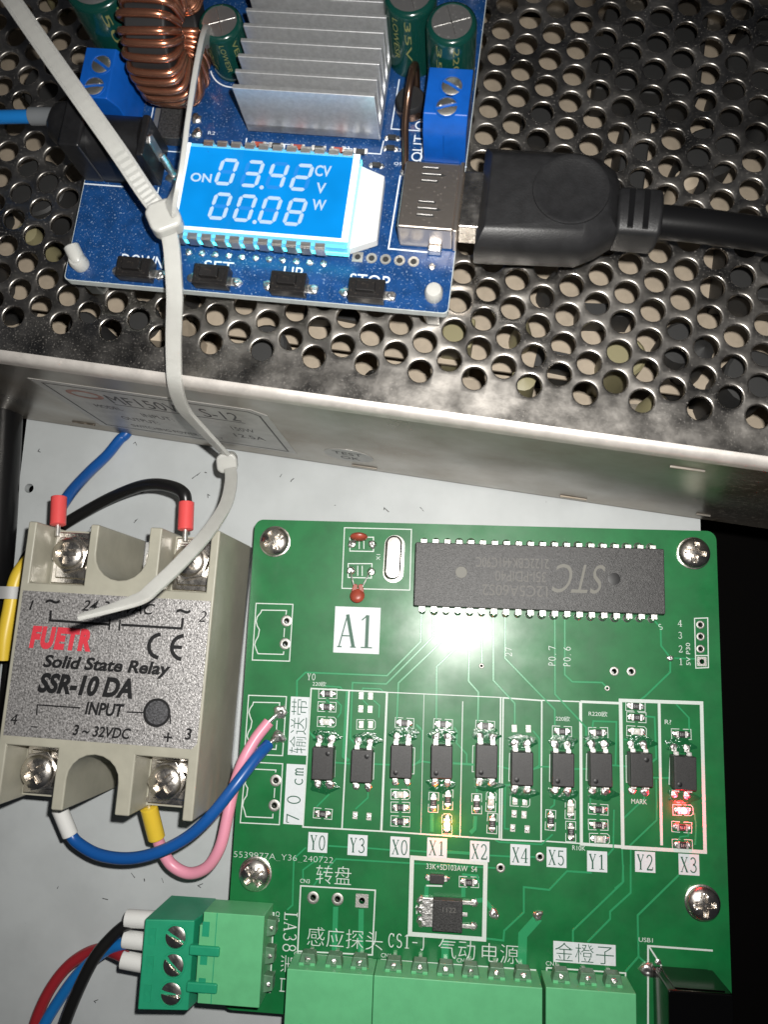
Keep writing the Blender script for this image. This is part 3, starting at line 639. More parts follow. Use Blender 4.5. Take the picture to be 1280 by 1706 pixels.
# --- power transistor in its thick white frame, diode
tq = MB().box(-2.95, 2.95, -2.95, 2.95, .2, 2.3).obj('power_transistor', 'chip_black', PCB, (44.9, -79.2, 0), bevel=.15)
MB().box(-5.2, -2.9, -2.75, 2.75, .1, .75).obj('metal_tab', 'solder', tq, bevel=.12)
for yy in (2.2, 0, -2.2):
    L = 5.6 if yy else 4.0
    MB().box(2.9, L, yy - .38, yy + .38, .5 if yy == 0 else .12, .62).obj('pin', 'tin', tq, bevel=.08)
for yy in (2.2, -2.2): blob(tq, 5.3, yy, .05, .8)
for yy in (1.9, .2, -1.9): blob(tq, -5.3, yy, .05, 1.0)
text('1122', .3, 1.2, 2.6, .9, 2.32, 'chip_print', tq)
dd = MB().box(-1.45, 1.45, -.85, .85, .15, 1.1).obj('diode', 'opto_black', PCB, (42.6, -72.8, 0), bevel=.1)
for sg in (1, -1):
    MB().box(sg * 1.75 - .3, sg * 1.75 + .3, -.5, .5, .06, .5).obj('terminal', 'tin', dd, bevel=.06)
    blob(dd, sg * 1.95, 0, .04, .6)
# --- white print patches with knocked out lettering
def patch(key, nm, w=None, h=None):
    x, y, ww, hh = LABELS[key]
    return MB().box(-ww / 2, ww / 2, -hh / 2, hh / 2, .055, .095).obj('printed_label', 'silk_patch', PCB, (x, y, 0), smooth=False)
p_ = patch('A1', 'A1'); serif('A1', 0, -.2, 8.2, 6.9, .10, 'ink_green', p_, thin=.26, thick=.75, gap=.15)
for k in ('Y0', 'Y3', 'X0', 'X1', 'X2', 'X4', 'X5', 'Y1', 'Y2', 'X3'):
    p_ = patch(k, k); serif(k, 0, -.05, 3.2, 2.75, .10, 'ink_green', p_, thin=.14, thick=.30)
p_ = patch('sh', ''); text('输送带', 0, 0, 11.2, 3.5, .10, 'ink_green', p_, math.pi / 2, off=-.012)
p_ = patch('70', ''); serif('70', -.1, -3.0, 5.6, 2.7, .10, 'ink_green', p_, math.pi / 2, gap=1.0); serif('cm', .2, 3.6, 3.6, 2.7, .10, 'ink_green', p_, math.pi / 2, gap=.15)
p_ = patch('jcz', ''); text('金橙子', 0, 0, 11.4, 3.45, .10, 'ink_green', p_, 0, off=-.012)
# --- white lettering straight on the mask
ZT = .10
def wt(s, x, y, w, h, rot=0., off=0.): return text(s, x, y, w, h, ZT, 'silk_white', PCB, rot, 0., off)
wt('转盘', 21.4, -73.5, 7.3, 3.6, 0, -.012); wt('感应探头', 24.3, -85.4, 15.4, 3.6, 0, -.012)
wt('气动', 46.9, -85.9, 7.3, 3.6, 0, -.012); wt('电源', 55.5, -86.1, 7.2, 3.5, 0, -.012)
serif('CS1-J', 36.9, -85.1, 7.6, 2.5, ZT, 'silk_white', PCB, thin=.14, thick=.26)
serif('LA38', 13.0, -84.9, 7.6, 2.6, ZT, 'silk_white', PCB, -math.pi / 2, thin=.14, thick=.26)
wt('黑', 13.0, -90.9, 3.1, 3.1, -math.pi / 2, -.012); wt('口', 12.7, -94.9, 2.5, 2.5, -math.pi / 2, -.012)
wt('5539977A_Y36_240722', 10.7, -70.75, 20.9, 1.35, 0, -.02)
for s, x, y, w in (('CN3', 15.5, -75.0, 2.0), ('CN6', 32.8, -88.0, 2.1), ('CN4', 48.0, -87.9, 2.1), ('CN1', 65.5, -87.3, 2.0), ('USB1', 83.9, -81.75, 2.7), ('CN3', 15.0, -88.9, 1.9)):
    wt(s, x, y, w, .8)
wt('CN2', 10.2, -82.2, 2.0, .85, -math.pi / 2); wt('33K+SD103AW  S4', 45.5, -70.65, 10.3, 1.05)
wt('R?', 89.1, -39.9, 1.3, .9); wt('R220欧', 75.0, -38.9, 3.8, 1.05); wt('220欧', 67.8, -40.2, 2.9, 1.0); wt('220欧', 16.4, -35.3, 2.9, 1.0)
serif('Y0', 14.6, -33.9, 1.8, 1.3, ZT, 'silk_white', PCB, thin=.09, thick=.14)
wt('MARK', 83.05, -55.8, 3.1, .95); wt('END', 91.5, -55.2, 2.1, .85); wt('R10K', 71.0, -65.4, 2.6, .9); wt('X1', 28.0, -7.7, 1.3, .8, math.pi / 2)
for s, y in (('4', -19.7), ('3', -22.2), ('2', -25.0), ('1', -27.6)): serif(s, 92.0, y, .85, 1.3, ZT, 'silk_white', PCB, thin=.1, thick=.15)
wt('5V P30', 93.5, -26.0, 4.6, .85, math.pi / 2)
serif('P0.7', 65.6, -27.5, 4.2, 1.4, ZT, 'silk_white', PCB, math.pi / 2, thin=.1, thick=.16); serif('P0.6', 68.7, -27.5, 4.2, 1.4, ZT, 'silk_white', PCB, math.pi / 2, thin=.1, thick=.16)
serif('27', 56.5, -27.0, 1.9, 1.3, ZT, 'silk_white', PCB, math.pi / 2, thin=.1, thick=.16); serif('S', 88.0, -20.6, .8, 1.1, ZT, 'silk_white', PCB, .3, thin=.1, thick=.14)

# --- wire headers moulded in light green
def header(x0, x1, y0, y1, top, rear, pins, nm='wire_header'):
    if rear == 'up':
        h = MB().box(x0, x1, y0, y1, .1, top).obj(nm, 'hdr_green', PCB, bevel=.18)
        for px in pins:
            MB().prism([(px - 1.75, y1 - .05), (px + 1.75, y1 - .05), (px + 1.35, y1 + 2.1), (px - 1.2, y1 + 2.1)], 3.0, 5.6).obj('pin_guard', 'guard_green', h, bevel=.2)
            for sg in (-1, 1): MB().box(px + sg * 1.1 - .5, px + sg * 1.1 + .5, y1 - .04, y1 + .5, 5.6, 6.0).obj('guard_tab', 'hdr_green', h, bevel=.1)
            MB().box(px - .4, px + .4, y1 + .6, y1 + 1.3, -2, 5.75).obj('pin', 'tin', h, bevel=.1)
            blob(h, px, y1 + 1.0, 5.6, .62)
    return h
hA = header(14.2, 30.95, -101.5, -88.75, 8.0, 'up', (17.7, 22.9, 27.9))
for x in (18.0, 24.6): MB().box(x - .8, x + .8, -101.6, -98.2, 7.9, 8.12).obj('key_slot', 'plug_green', hA)
hB = header(31.05, 62.9, -101.5, -88.75, 8.0, 'up', (34.6, 39.7, 44.7, 49.5, 54.5, 59.5))
hC = header(63.5, 80.1, -101.5, -88.55, 8.0, 'up', (66.7, 71.7, 76.5))
# left header, pins towards the board
hL = MB().prism([(-3.0, -96.1), (-3.0, -94.0), (-3.6, -94.0), (-3.6, -82.0), (-3.0, -82.0), (-3.0, -79.6), (9.2, -79.6), (9.2, -96.1)], .1, 8.0).obj('wire_header', 'hdr_green', PCB, bevel=.18)
MB().box(-.35, -.2, -96.0, -79.7, 7.9, 8.03).obj('mould_line', 'plug_green', hL)
for y in (-82.7, -87.8, -92.9):
    MB().box(-3.0, -1.6, y - 1.35, y + 1.35, 7.8, 8.1).obj('latch_recess', 'plug_green', hL)
    MB().prism([(9.1, y - 1.7), (11.0, y - 1.2), (11.0, y + 1.5), (9.1, y + 1.7)], 2.8, 5.2).obj('pin_guard', 'guard_green', hL, bevel=.2)
    MB().box(9.8, 10.4, y - .4, y + .4, -2, 5.35).obj('pin', 'tin', hL, bevel=.1)
    blob(hL, 10.1, y, 5.2, .5)
# usb socket
us = MB().box(85.1, 96.6, -103, -86.3, .1, 11.0).obj('usb_socket', 'usb_steel', PCB, bevel=.35)
MB().box(86.4, 95.4, -86.32, -86.1, .6, 10.2).obj('rear_plate', 'usb_steel', us, bevel=.08)
blob(us, 84.2, -87.2, 0, 1.5, i=1)
blob(us, 86.2, -85.6, 0, .6, i=2)

# ------------------------------------------------------------------ pluggable screw terminal at the left header
TP = thing('terminal_plug', 'dark green three-way screw terminal plug with white-sleeved wires at the lower left', 'terminal plug')
prof = [(-4.9, 7.4), (-14.4, 8.6), (-14.6, 8.2), (-14.6, -6.5), (-4.6, -6.5), (-4.2, 3.0)]
body = MB().prism_axis([(x, z) for x, z in prof], 81.5, 97.8, 'y').obj('housing', 'plug_green', TP, bevel=.25)
SLOT = screw_mesh('screw', 2.05, .35, .55, 'slot', 'nickel', rim=.2, arm=.16)
for y in (-84.6, -89.7, -94.8):
    MB().lathe([(2.45, 0), (2.4, .12), (2.12, .12), (2.1, -.3)], n=28, cap=False).obj('screw_well', 'plug_green', TP, (-8.3, y, 8.05))
    link('screw', SLOT, TP, (-8.3, y, 7.75), (0, 0, 1.0 + random.uniform(-.25, .5)))
    sheet_with_holes([(-.75, -1.5), (.75, -1.5), (.75, 1.5), (-.75, 1.5)], [(0, .0, .5)], 0, .22, 4).obj('test_slot', 'plug_green', TP, (-12.9, y, 8.3), smooth=False)
for y in (-86.6, -93.2):
    MB().box(-5.3, .8, y - .95, y + .95, 6.9, 8.5).obj('latch_arm', 'plug_green', TP, bevel=.35)

# ------------------------------------------------------------------ solid state relay
RL = thing('solid_state_relay', 'beige solid state relay with a silver label and four screw terminals', 'relay', (-43.59, -4.07, 0), math.radians(-1.3))
W_, H_ = 40.7, 56.2
out = [(0, 0), (1.8, 0), (1.8, -12.6), (13.4, -12.6), (13.4, 0), (15.2, 0), (15.2, -6.0)]
out += [(20.6 - 5.4 * math.cos(math.pi * k / 10), -6.0 - 5.2 * math.sin(math.pi * k / 10)) for k in range(1, 10)]
out += [(26.0, -6.0), (26.0, 0), (28.6, 0), (28.6, -12.6), (38.9, -12.6), (38.9, 0), (W_, 0), (W_, -H_), (38.6, -H_), (38.6, -44.9), (28.2, -44.9), (28.2, -H_), (25.2, -H_), (25.2, -50.2)]
out += [(20.0 + 5.2 * math.cos(math.pi * k / 10), -50.2 + 4.8 * math.sin(math.pi * k / 10)) for k in range(1, 10)]
out += [(14.8, -50.2), (14.8, -H_), (12.4, -H_), (12.4, -44.7), (1.8, -44.7), (1.8, -H_), (0, -H_)]
MB().prism(out, -9, 16).obj('housing', 'relay_plastic', RL, bevel=.35, seg=2)
MB().box(.1, W_ - .1, -H_ + .1, -.1, ZP, -9).obj('base_plate', 'aluminium', RL, bevel=.2)
cs = screw_mesh('terminal_screw', 3.25, 1.2, .9, 'cross', 'nickel', rim=.9, arm=.2)
hexm = MB().prism([(4.15 * math.cos(a * math.pi / 3), 4.15 * math.sin(a * math.pi / 3)) for a in range(6)], -.9, .45).mesh('hex_flange', 'nickel')
for k, (x0, x1, y0, y1, sx, sy, rz) in enumerate(((1.8, 13.4, -12.6, -.6, 6.9, -5.9, .1), (28.6, 38.9, -12.6, -.6, 33.2, -6.1, .9), (1.8, 12.4, H_ * -1 + .6, -44.7, 6.3, -50.2, .6), (28.2, 38.6, -H_ + .6, -44.9, 33.0, -50.2, .75))):
    MB().box(x0, x1, y0, y1, -9, 7.6).obj('terminal_floor', 'relay_plastic', RL)
    tp = MB().box(x0 + .5, x1 - .5, y0 + .5, y1 - .4, 7.6, 8.5).obj('terminal_plate', 'nickel', RL, bevel=.25)
    MB().box(x0 + 1.6, x1 - 1.6, y0 + 1.6, y1 - 1.6, 8.5, 9.1).obj('clamp_washer', 'nickel', tp, bevel=.3)
    link('hex_flange', hexm, RL, (sx, sy, 10.0), (0, 0, .3 + k), .2)
    link('terminal_screw', cs, RL, (sx, sy, 10.4), (0, 0, rz))
for (x, y) in ((20.6, -4.6), (20.0, -54.2)):
    MB().lathe([(4.6, -9), (4.6, -8.2)], n=28).obj('fixing_washer', 'nickel', RL, (x, y, 0))
    MB().lathe([(3.5, -8.2), (3.3, -6.6), (1.5, -5.9), (.1, -5.9)], n=28).obj('fixing_screw', 'nickel', RL, (x, y, 0))
lab = MB().prism([(.9, -14.3), (40.2, -14.3), (40.2, -41.8), (39.2, -42.9), (.9, -42.9)], 16.0, 16.15).obj('label', 'relay_label', RL, smooth=False)
Zl = 16.18
def rt(s, x, y, w, h, m='ink_black', shear=0., off=0.): return text(s, x, y, w, h, Zl, m, lab, 0., shear, off)
rt('1', 3.1, -17.2, None, 2.0, shear=.2, off=.02); rt('~', 7.5, -16.2, 2.9, .95, off=.02); rt('24-380VAC', 21.3, -16.6, 15.2, 2.2, shear=.3, off=.012); rt('~', 34.8, -16.6, 2.9, .95, off=.02); rt('2', 38.8, -17.4, None, 2.2, shear=.25)
mb = MB()
for w, pts in ((.5, [(7.35, -18.0), (7.45, -20.0), (19.9, -20.1)]), (.35, [(19.9, -19.0), (19.95, -21.2)]), (.35, [(22.0, -19.0), (22.05, -21.2)]), (.5, [(22.3, -20.0), (34.8, -20.0), (34.85, -17.9)]),
               (.28, [(7.2, -38.6), (7.1, -36.65), (16.0, -36.65)]), (.28, [(25.5, -36.8), (28.9, -36.7)]), (.25, [(34.3, -36.7), (34.5, -38.5)])): mb.strip(pts, w, 16.17)
mb.obj('circuit_lines', 'ink_black', lab, smooth=False)
text('FUETR', 10.2, -23.5, 12.9, 4.5, Zl, 'ink_red', lab, 0., .12, .07, space=1.18)
ce = MB()
for x in (30.9, 35.6): ce.strip(arc(x, -23.7, 2.4, 2.3, 95, 265, 18), .78, 16.17)
ce.strip([(33.4, -23.7), (35.3, -23.7)], .7, 16.172); ce.obj('ce_mark', 'ink_black', lab, smooth=False)
rt('Solid State Relay', 20.3, -28.4, 26.3, 3.3, shear=.2, off=.036); rt('SSR-10 DA', 16.5, -32.3, 19.6, 4.0, shear=.22, off=.048)
rt('INPUT', 20.95, -36.6, 7.9, 2.5, shear=.15, off=.034); rt('4', 2.7, -39.7, None, 2.1, shear=.1); rt('-', 7.1, -40.9, 1.4, .22); rt('3 ~ 32VDC', 20.9, -40.9, 11.8, 2.1, shear=.2, off=.026)
rt('+', 34.3, -41.0, 1.8, 1.8, off=.01); rt('3', 38.3, -40.1, None, 2.2, shear=.1, off=.02)
MB().lathe([(2.75, 16.0), (2.75, 16.3), (2.3, 16.3), (2.2, 16.1)], n=36, cap=False).obj('indicator_ring', 'ink_black', RL, (31.6, -36.5, 0))
MB().lathe([(2.3, 16.0), (2.25, 16.2), (1.2, 16.32), (.05, 16.35)], n=30).obj('indicator_lens', 'relay_led', RL, (31.6, -36.5, 0))

# ------------------------------------------------------------------ switching power supply (origin on its upper front edge, x along that edge)
PS = thing('power_supply', 'long perforated steel power supply with stickers on its dusty front side', 'power supply', (-38.94, 22.10, 0), math.radians(-7.4))
TOP, BOT = 40.0, -9.6
PX, PY, HR = 4.735, 5.44, 2.05
cov = MB(); NSEG = 28
def ring_cell(cx, cy):
    # one mesh cell: square of sheet with a punched, slightly rounded hole
    base = len(cov.v)
    prof = ((HR + .26, TOP), (HR + .1, TOP - .05), (HR, TOP - .2), (HR, TOP - .7))
    for j in range(NSEG):
        a = 2 * math.pi * j / NSEG
        c, s_ = math.cos(a), math.sin(a)
        k = min(PX / 2 / max(abs(c), 1e-6), PY / 2 / max(abs(s_), 1e-6))
        cov.v.append((cx + c * k, cy + s_ * k, TOP))
        for r, z in prof: cov.v.append((cx + r * c, cy + r * s_, z))
    for j in range(NSEG):
        a, b = base + j * 5, base + ((j + 1) % NSEG) * 5
        for q in range(4): cov.f.append((a + q, b + q, b + q + 1, a + q + 1))
    # square corners of the cell
    for sx in (1, -1):
        for sy in (1, -1):
            cov.v.append((cx + sx * PX / 2, cy + sy * PY / 2, TOP)); ci = len(cov.v) - 1
            ca = math.atan2(sy * PY, sx * PX) % (2 * math.pi)
            j = int(ca / (2 * math.pi) * NSEG)
            cov.f.append((base + j * 5, ci, base + ((j + 1) % NSEG) * 5))
Y0c, Y1c = 1.7, 98.0
for k in range(-28, 16):
    x = 85.6 + PX * k
    ys = 8.3 + (PY / 2 if k % 2 else 0)
    n = int((Y1c - 3 - ys) / PY)
    for j in range(n): ring_cell(x, ys + PY * j)
    cov.add([(x - PX / 2, Y0c, TOP), (x + PX / 2, Y0c, TOP), (x + PX / 2, ys - PY / 2, TOP), (x - PX / 2, ys - PY / 2, TOP)], [(0, 1, 2, 3)])
    ye = ys + PY * (n - .5)
    cov.add([(x - PX / 2, ye, TOP), (x + PX / 2, ye, TOP), (x + PX / 2, Y1c, TOP), (x - PX / 2, Y1c, TOP)], [(0, 1, 2, 3)])
XL, XR = 85.6 + PX * -28.5, 85.6 + PX * 15.5
cov.obj('perforated_cover', 'steel_cover', PS, ang=.9)
# folded front edge, front wall, rear and end walls, floor
pf = [(Y0c, TOP - 1.0), (Y0c, TOP)] + [(Y0c - 1.7 * math.sin(a), TOP - 1.7 + 1.7 * math.cos(a)) for a in [math.pi / 2 * k / 6 for k in range(1, 7)]] + [(0, TOP - 3.2), (1.0, TOP - 3.2)]
MB().prism_axis(pf, XL, XR, 'x').obj('folded_edge', 'cover_bend_lit', PS, ang=.5)
MB().box(XL, XR, .12, 1.1, BOT, TOP - 3.0).obj('front_wall', 'steel_front', PS, bevel=.12)
MB().box(XL, XR, 97.2, 98, BOT, TOP).obj('rear_wall', 'steel_front', PS)
MB().box(XL, XL + 1, 1.2, 97, BOT, TOP - .5).obj('end_wall', 'steel_front', PS)
MB().box(XR - 1, XR, 1.2, 97, BOT, TOP - .5).obj('end_wall', 'steel_front', PS)
MB().box(XL + 1, XR - 1, 1.2, 97, BOT, BOT + 1).obj('floor_pan', 'steel_front', PS)
MB().box(XL + 2, XR - 2, 3, 96, 10.5, 12.0).obj('inner_board', 'psu_board', PS)
MB().box(XL + 2, XR - 2, 17, 96, 21.0, 21.6).obj('insulation_sheet', 'psu_sheet', PS)
MB().box(XL + 2, XR - 2, 3, 16.9, 14.0, 14.6).obj('insulation_sheet', 'psu_sheet', PS)
def lump(nm, m, x0, x1, y0, y1, z1, bev=.5): MB().box(x0, x1, y0, y1, 12, z1).obj(nm, m, PS, bevel=bev)
rnd = random.Random(11)
for i in range(46):
    x, y = rnd.uniform(-26, 148), rnd.uniform(6, 92)
    if rnd.random() < .55: MB().lathe([(2.2 + rnd.random() * 2, 12), (2.2, 24 + rnd.random() * 10), (.1, 34)], n=14).obj('inner_part', rnd.choice(['psu_dark', 'psu_dark', 'psu_board', 'psu_tape']), PS, (x, y, 0))
    else: MB().box(-rnd.uniform(1, 6), rnd.uniform(1, 5), -rnd.uniform(1, 3), rnd.uniform(1, 3), 12, rnd.uniform(23, 34)).obj('inner_part', rnd.choice(['psu_dark', 'psu_board', 'psu_dark', 'steel_front']), PS, (x, y, 0), (0, 0, rnd.uniform(-.1, .1)))
lump('transformer', 'psu_tape', 78, 84, 18, 24, 29); lump('heat_sink_bar', 'psu_dark', -8, 30, 4, 7, 30); lump('heat_sink_bar', 'psu_dark', 100, 140, 4.5, 6.5, 27)
lump('filter_coil', 'psu_dark', 100, 120, 74, 92, 30); lump('relay_block', 'psu_dark', 106, 111, 44, 66, 34); lump('fuse_block', 'psu_dark', 128, 142, 34, 48, 30)
for x, y, r, h in ((-4, 36, 6, 37), (-6, 58, 6, 37), (-18, 20, 5, 34), (122, 60, 5, 34), (130, 78, 7, 36), (112, 20, 4, 30), (122, 24, 4, 30), (134, 18, 5, 33), (20, 14, 4, 32), (46, 12, 4, 33), (8, 12, 3, 30)):
    MB().lathe([(r, 12), (r, h - .5), (r - .5, h), (.1, h)], n=20).obj('inner_capacitor', 'psu_dark' if x != 112 else 'psu_tape', PS, (x, y, 0))
# embossed lugs along the front
for x, z, w in ((-5.5, -4.4, 5.6), (62.8, -6.8, 6.0), (111.0, -6.6, 6.0), (124.8, 31.4, 6.0), (139.0, -4.5, 3.0)):
    MB().prism_axis([(.2, z - .45), (-.25, z - .3), (-.25, z + .3), (.2, z + .45)], x - w / 2, x + w / 2, 'x').obj('embossed_lug', 'steel_front', PS, bevel=.08)
# stickers
def onface(poly, y0, y1):
    mb = MB().prism(poly, 0, 1)
    mb.v = [(x, y0 if zz < .5 else y1, z) for x, z, zz in mb.v]
    return mb
st = onface([(-.8, 29.2), (44.5, 29.2), (47.2, 26.5), (47.2, -3.6), (-.8, -3.6)], .13, .05).obj('rating_sticker', 'sticker_grey', PS, smooth=False)
mb = MB().strip([(1.3, 27.4), (43.6, 27.4), (45.4, 25.6), (45.4, -2.2), (1.3, -2.2), (1.3, 27.4)], .4, 0); mb.v = [(x, .03, z) for x, z, _ in mb.v]
mb.obj('border_line', 'sticker_ink', st, smooth=False)
def ft(s, x, z, w, h, m='sticker_ink'): return text(s, x, z, w, h, 0, m, st, plane='xz', y=.03)
ft('MF150W  S-12', 26.4, 22.0, 27.5, 5.6); mb = MB().strip([(12.4, 18.3), (40.6, 18.3)], .4, 0); mb.v = [(x, .03, z) for x, z, _ in mb.v]; mb.obj('underline', 'sticker_ink', st, smooth=False)
ft('MODEL', 9.5, 15.0, 6.0, 2.4); ft('INPUT:', 19.5, 12.5, 7.0, 2.6); ft('OUTPUT:', 13.5, 7.4, 8.5, 2.6); ft('150W', 38.5, 12.4, 5.0, 2.8); ft('12.5A', 38.5, 6.6, 7.0, 2.8)
ft('SWITCHING POWER SUPPLY', 20.0, 1.2, 22.0, 2.2)
mb = MB().strip([(a, b) for a, b in arc(8.0, 22.8, 3.4, 2.2, 0, 360, 20)], 1.1, 0); mb.v = [(x, .03, z) for x, z, _ in mb.v]; mb.obj('red_emblem', 'sticker_red', st, smooth=False)
ok = onface(arc(60.2, 2.4, 5.6, 5.4, 0, 345, 23), .13, .05).obj('test_sticker', 'sticker_grey', PS, smooth=False)
text('TEST', 60.1, 4.2, 6.6, 2.3, 0, 'sticker_ink', ok, plane='xz', y=.03); text('OK', 60.3, .4, 4.4, 2.4, 0, 'sticker_ink', ok, plane='xz', y=.03)

# ------------------------------------------------------------------ blue step-down converter on nylon feet (origin at its lower left corner)
ZB = 47.6
CV = thing('converter_module', 'blue voltage converter board with a lit blue display and silver heat sink', 'converter module', (-24.357, 33.741, 0), math.radians(-5.23))
BW, BH = 66.9, 64.0
MB().prism(rounded(0, BW, 0, BH, .8, 3), ZB - 1.6, ZB - .04).obj('board_core', 'board_edge', CV, smooth=False)
MB().prism(rounded(.12, BW - .12, .12, BH - .12, .8, 3), ZB - .04, ZB).obj('board', 'blue_mask', CV, smooth=False)
for x, y in ((2.6, 3.0), (64.2, 3.0), (2.6, 60.5), (64.2, 60.5)):
    MB().lathe([(2.3, TOP + .02), (2.3, ZB - 1.6)], n=6).obj('nylon_foot', 'nylon_clear', CV, (x, y, 0), bevel=.3)
    MB().lathe([(1.5, ZB - .1), (1.5, ZB + 1.6), (1.2, ZB + 2.3), (.1, ZB + 2.4)], n=14).obj('nylon_stud', 'nylon', CV, (x, y, 0))
MB().tube([(2.9, 2.6, ZB + 1.0), (2.5, 3.4, ZB + 1.5), (1.4, 5.2, ZB + 2.2)], 1.35, 12, 6).obj('nylon_stud', 'nylon', CV, bevel=.3)
zs = ZB + .03
def bt(s, x, y, w, h, rot=0., off=0.): return text(s, x, y, w, h, zs, 'silk_blue', CV, rot, 0., off)
bt('DOWN', 13.4, 4.6, 7.6, 2.2); bt('SET', 27.0, 4.75, 5.2, 2.1); bt('UP', 40.0, 4.85, 3.3, 2.1); bt('STOP', 53.2, 4.55, 6.8, 2.2)
bt('OUT', 58.3, 29.5, 5.0, 1.9, math.pi / 2); bt('OUT+', 58.2, 36.0, 6.0, 1.9, math.pi / 2); bt('IN+', 9.4, 35.3, 3.2, 1.7)
for s, x, y in (('R20', 55.6, 31.0), ('C20', 55.2, 28.9), ('Q5', 55.2, 26.3), ('D3', 45.8, 28.6), ('Q1', 17.6, 29.0), ('R2', 21.5, 29.7), ('R1', 57.5, 23.2), ('R9', 14.6, 15.6)): bt(s, x, y, 1.3, .62)
mb = MB()
for i, (w, pts) in enumerate(((.25, [(0.1, 18.2), (7.4, 18.2)]), (.25, [(55.9, 24.2), (55.6, 10.6), (63.0, 10.5)]), (.2, [(59.0, 38.5), (59.0, 26.6), (67, 26.6)]), (.2, [(53.4, 42.5), (53.2, 32.8), (58.6, 32.8)]),
              (.25, [(10.9, 36.2), (17.5, 36.2)]), (.25, [(10.9, 34.9), (17.4, 34.9)]), (.25, [(10.9, 34.9), (12.2, 36.6), (12.9, 34.9)]), (.2, [(10.0, 34.0), (10.0, 25.6), (17.8, 25.6)]), (.2, [(28.0, 29.2), (28.0, 26.7)]), (.2, [(46.5, 27.9), (52.0, 27.9), (52.2, 30.5)]),
              (.2, [(12.5, 17.6), (13.8, 17.6), (13.8, 18.6)]), (.2, [(17.6, 6.6), (18.6, 6.6)]))): mb.strip(pts, w, zs + .002 * (i % 5))
for k in range(7): mb.strip([(13.4 + k * .7, 36.2), (13.8 + k * .7, 34.95)], .2, zs + .012)
mb.strip(arc(23.6, 43.5, 4.6, 4.6, 200, 340, 14), .25, zs)
for k in range(9):
    x = 29.0 + k * 2.0 + (k % 3) * .4
    mb.strip([(x, 27.1), (x, 28.5), (x + 1.1, 28.5), (x + 1.1, 27.1), (x, 27.1)], .13, zs + .02)
mb.obj('silkscreen_lines', 'silk_blue', CV, smooth=False)['kind'] = 'stuff'
# --- display
LG = MB().box(20.2, 49.4, 8.0, 24.1, 48.4, 51.4).obj('display_module', 'backlight_plastic', CV, bevel=.2)
MB().box(20.0, 49.6, 7.2, 24.0, 51.4, 52.9).obj('glass', 'lcd_glass', LG, bevel=.12)
fr = MB().box(19.95, 49.65, 7.1, 24.05, 50.5, 51.38).obj('glass_edge', 'lcd_edge', LG)
for x0, x1, y0, y1 in ((19.95, 20.6, 8.3, 24.0), (48.5, 49.6, 8.3, 24.0), (20.6, 48.5, 8.3, 8.85)):
    MB().box(x0, x1, y0, y1, 52.9, 52.96).obj('light_rim', 'lcd_white', LG)
MB().box(20.6, 48.5, 8.86, 23.3, 52.9, 53.0).obj('lit_panel', 'lcd_blue', LG, smooth=False)
SEG = {'0': 'abcdef', '2': 'abged', '3': 'abgcd', '4': 'fgbc', '8': 'abcdefg'}
def digit(ch, x, y, w=3.1, h=4.95, t=.62, sh=.16):
    g = .06
    def hor(yy): return [(t * .5 + g, yy), (t + g, yy + t / 2), (w - t - g, yy + t / 2), (w - t * .5 - g, yy), (w - t - g, yy - t / 2), (t + g, yy - t / 2)]
    def ver(xx, ya, yb): return [(xx, ya + g), (xx + t / 2, ya + t / 2 + g), (xx + t / 2, yb - t / 2 - g), (xx, yb - g), (xx - t / 2, yb - t / 2 - g), (xx - t / 2, ya + t / 2 + g)]
    c = t / 2
    P = {'a': hor(h - c), 'd': hor(c), 'g': hor(h / 2), 'f': ver(c, h / 2, h - c), 'b': ver(w - c, h / 2, h - c), 'e': ver(c, c, h / 2), 'c': ver(w - c, c, h / 2)}
    for on, m, z in ((True, 'lcd_segment', 53.02), (False, 'lcd_ghost', 53.01)):
        mb = MB()
        for k, p in P.items():
            if (k in SEG[ch]) == on: mb.add([(x + a + b * sh, y + b, z) for a, b in p], [tuple(range(6))])
        if mb.f: mb.obj('digit' if on else 'unlit_segments', m, LG, smooth=False)
for ch, x in zip('0342', (25.65, 30.05, 34.3, 38.45)): digit(ch, x, 16.6)
for ch, x in zip('0008', (25.55, 29.8, 34.05, 38.3)): digit(ch, x, 10.35)
for x, y in ((33.95, 16.75), (33.75, 10.5)): MB().lathe([(.36, 53.0), (.36, 53.02)], n=14).obj('decimal_point', 'lcd_segment', LG, (x, y, 0), smooth=False)
def lt(s, x, y, w, h): return text(s, x, y, w, h, 53.02, 'lcd_segment', LG, off=.022)
lt('ON', 23.4, 17.7, 3.6, 1.6); lt('CV', 43.8, 20.5, 2.7, 2.0); lt('V', 43.9, 17.4, 1.6, 1.9); lt('W', 44.0, 14.4, 2.3, 1.9)
MB().prism([(49.4, 23.6), (53.7, 22.0), (53.9, 10.4), (49.4, 8.4)], 48.6, 50.6).obj('backlight_tab', 'backlight_plastic', LG, bevel=.2)
cl = MB().box(-.85, .85, -.3, .55, 52.9, 53.15); cl.box(-.85, .85, -.6, -.3, 51.0, 53.15); cl.box(-.85, .85, -.3, .8, 50.9, 51.15)
cl_me = cl.mesh('contact_clip', 'tin')
for k in range(11):
    link('contact_clip', cl_me, LG, (21.3 + k * 2.39, 7.15, 0), (0, 0, 0), .06, 1)
    link('contact_clip', cl_me, LG, (23.6 + k * 2.39, 24.05, 0), (0, 0, math.pi), .06, 1)
    blob(CV, 21.3 + k * 2.37, 6.95, ZB, .62)
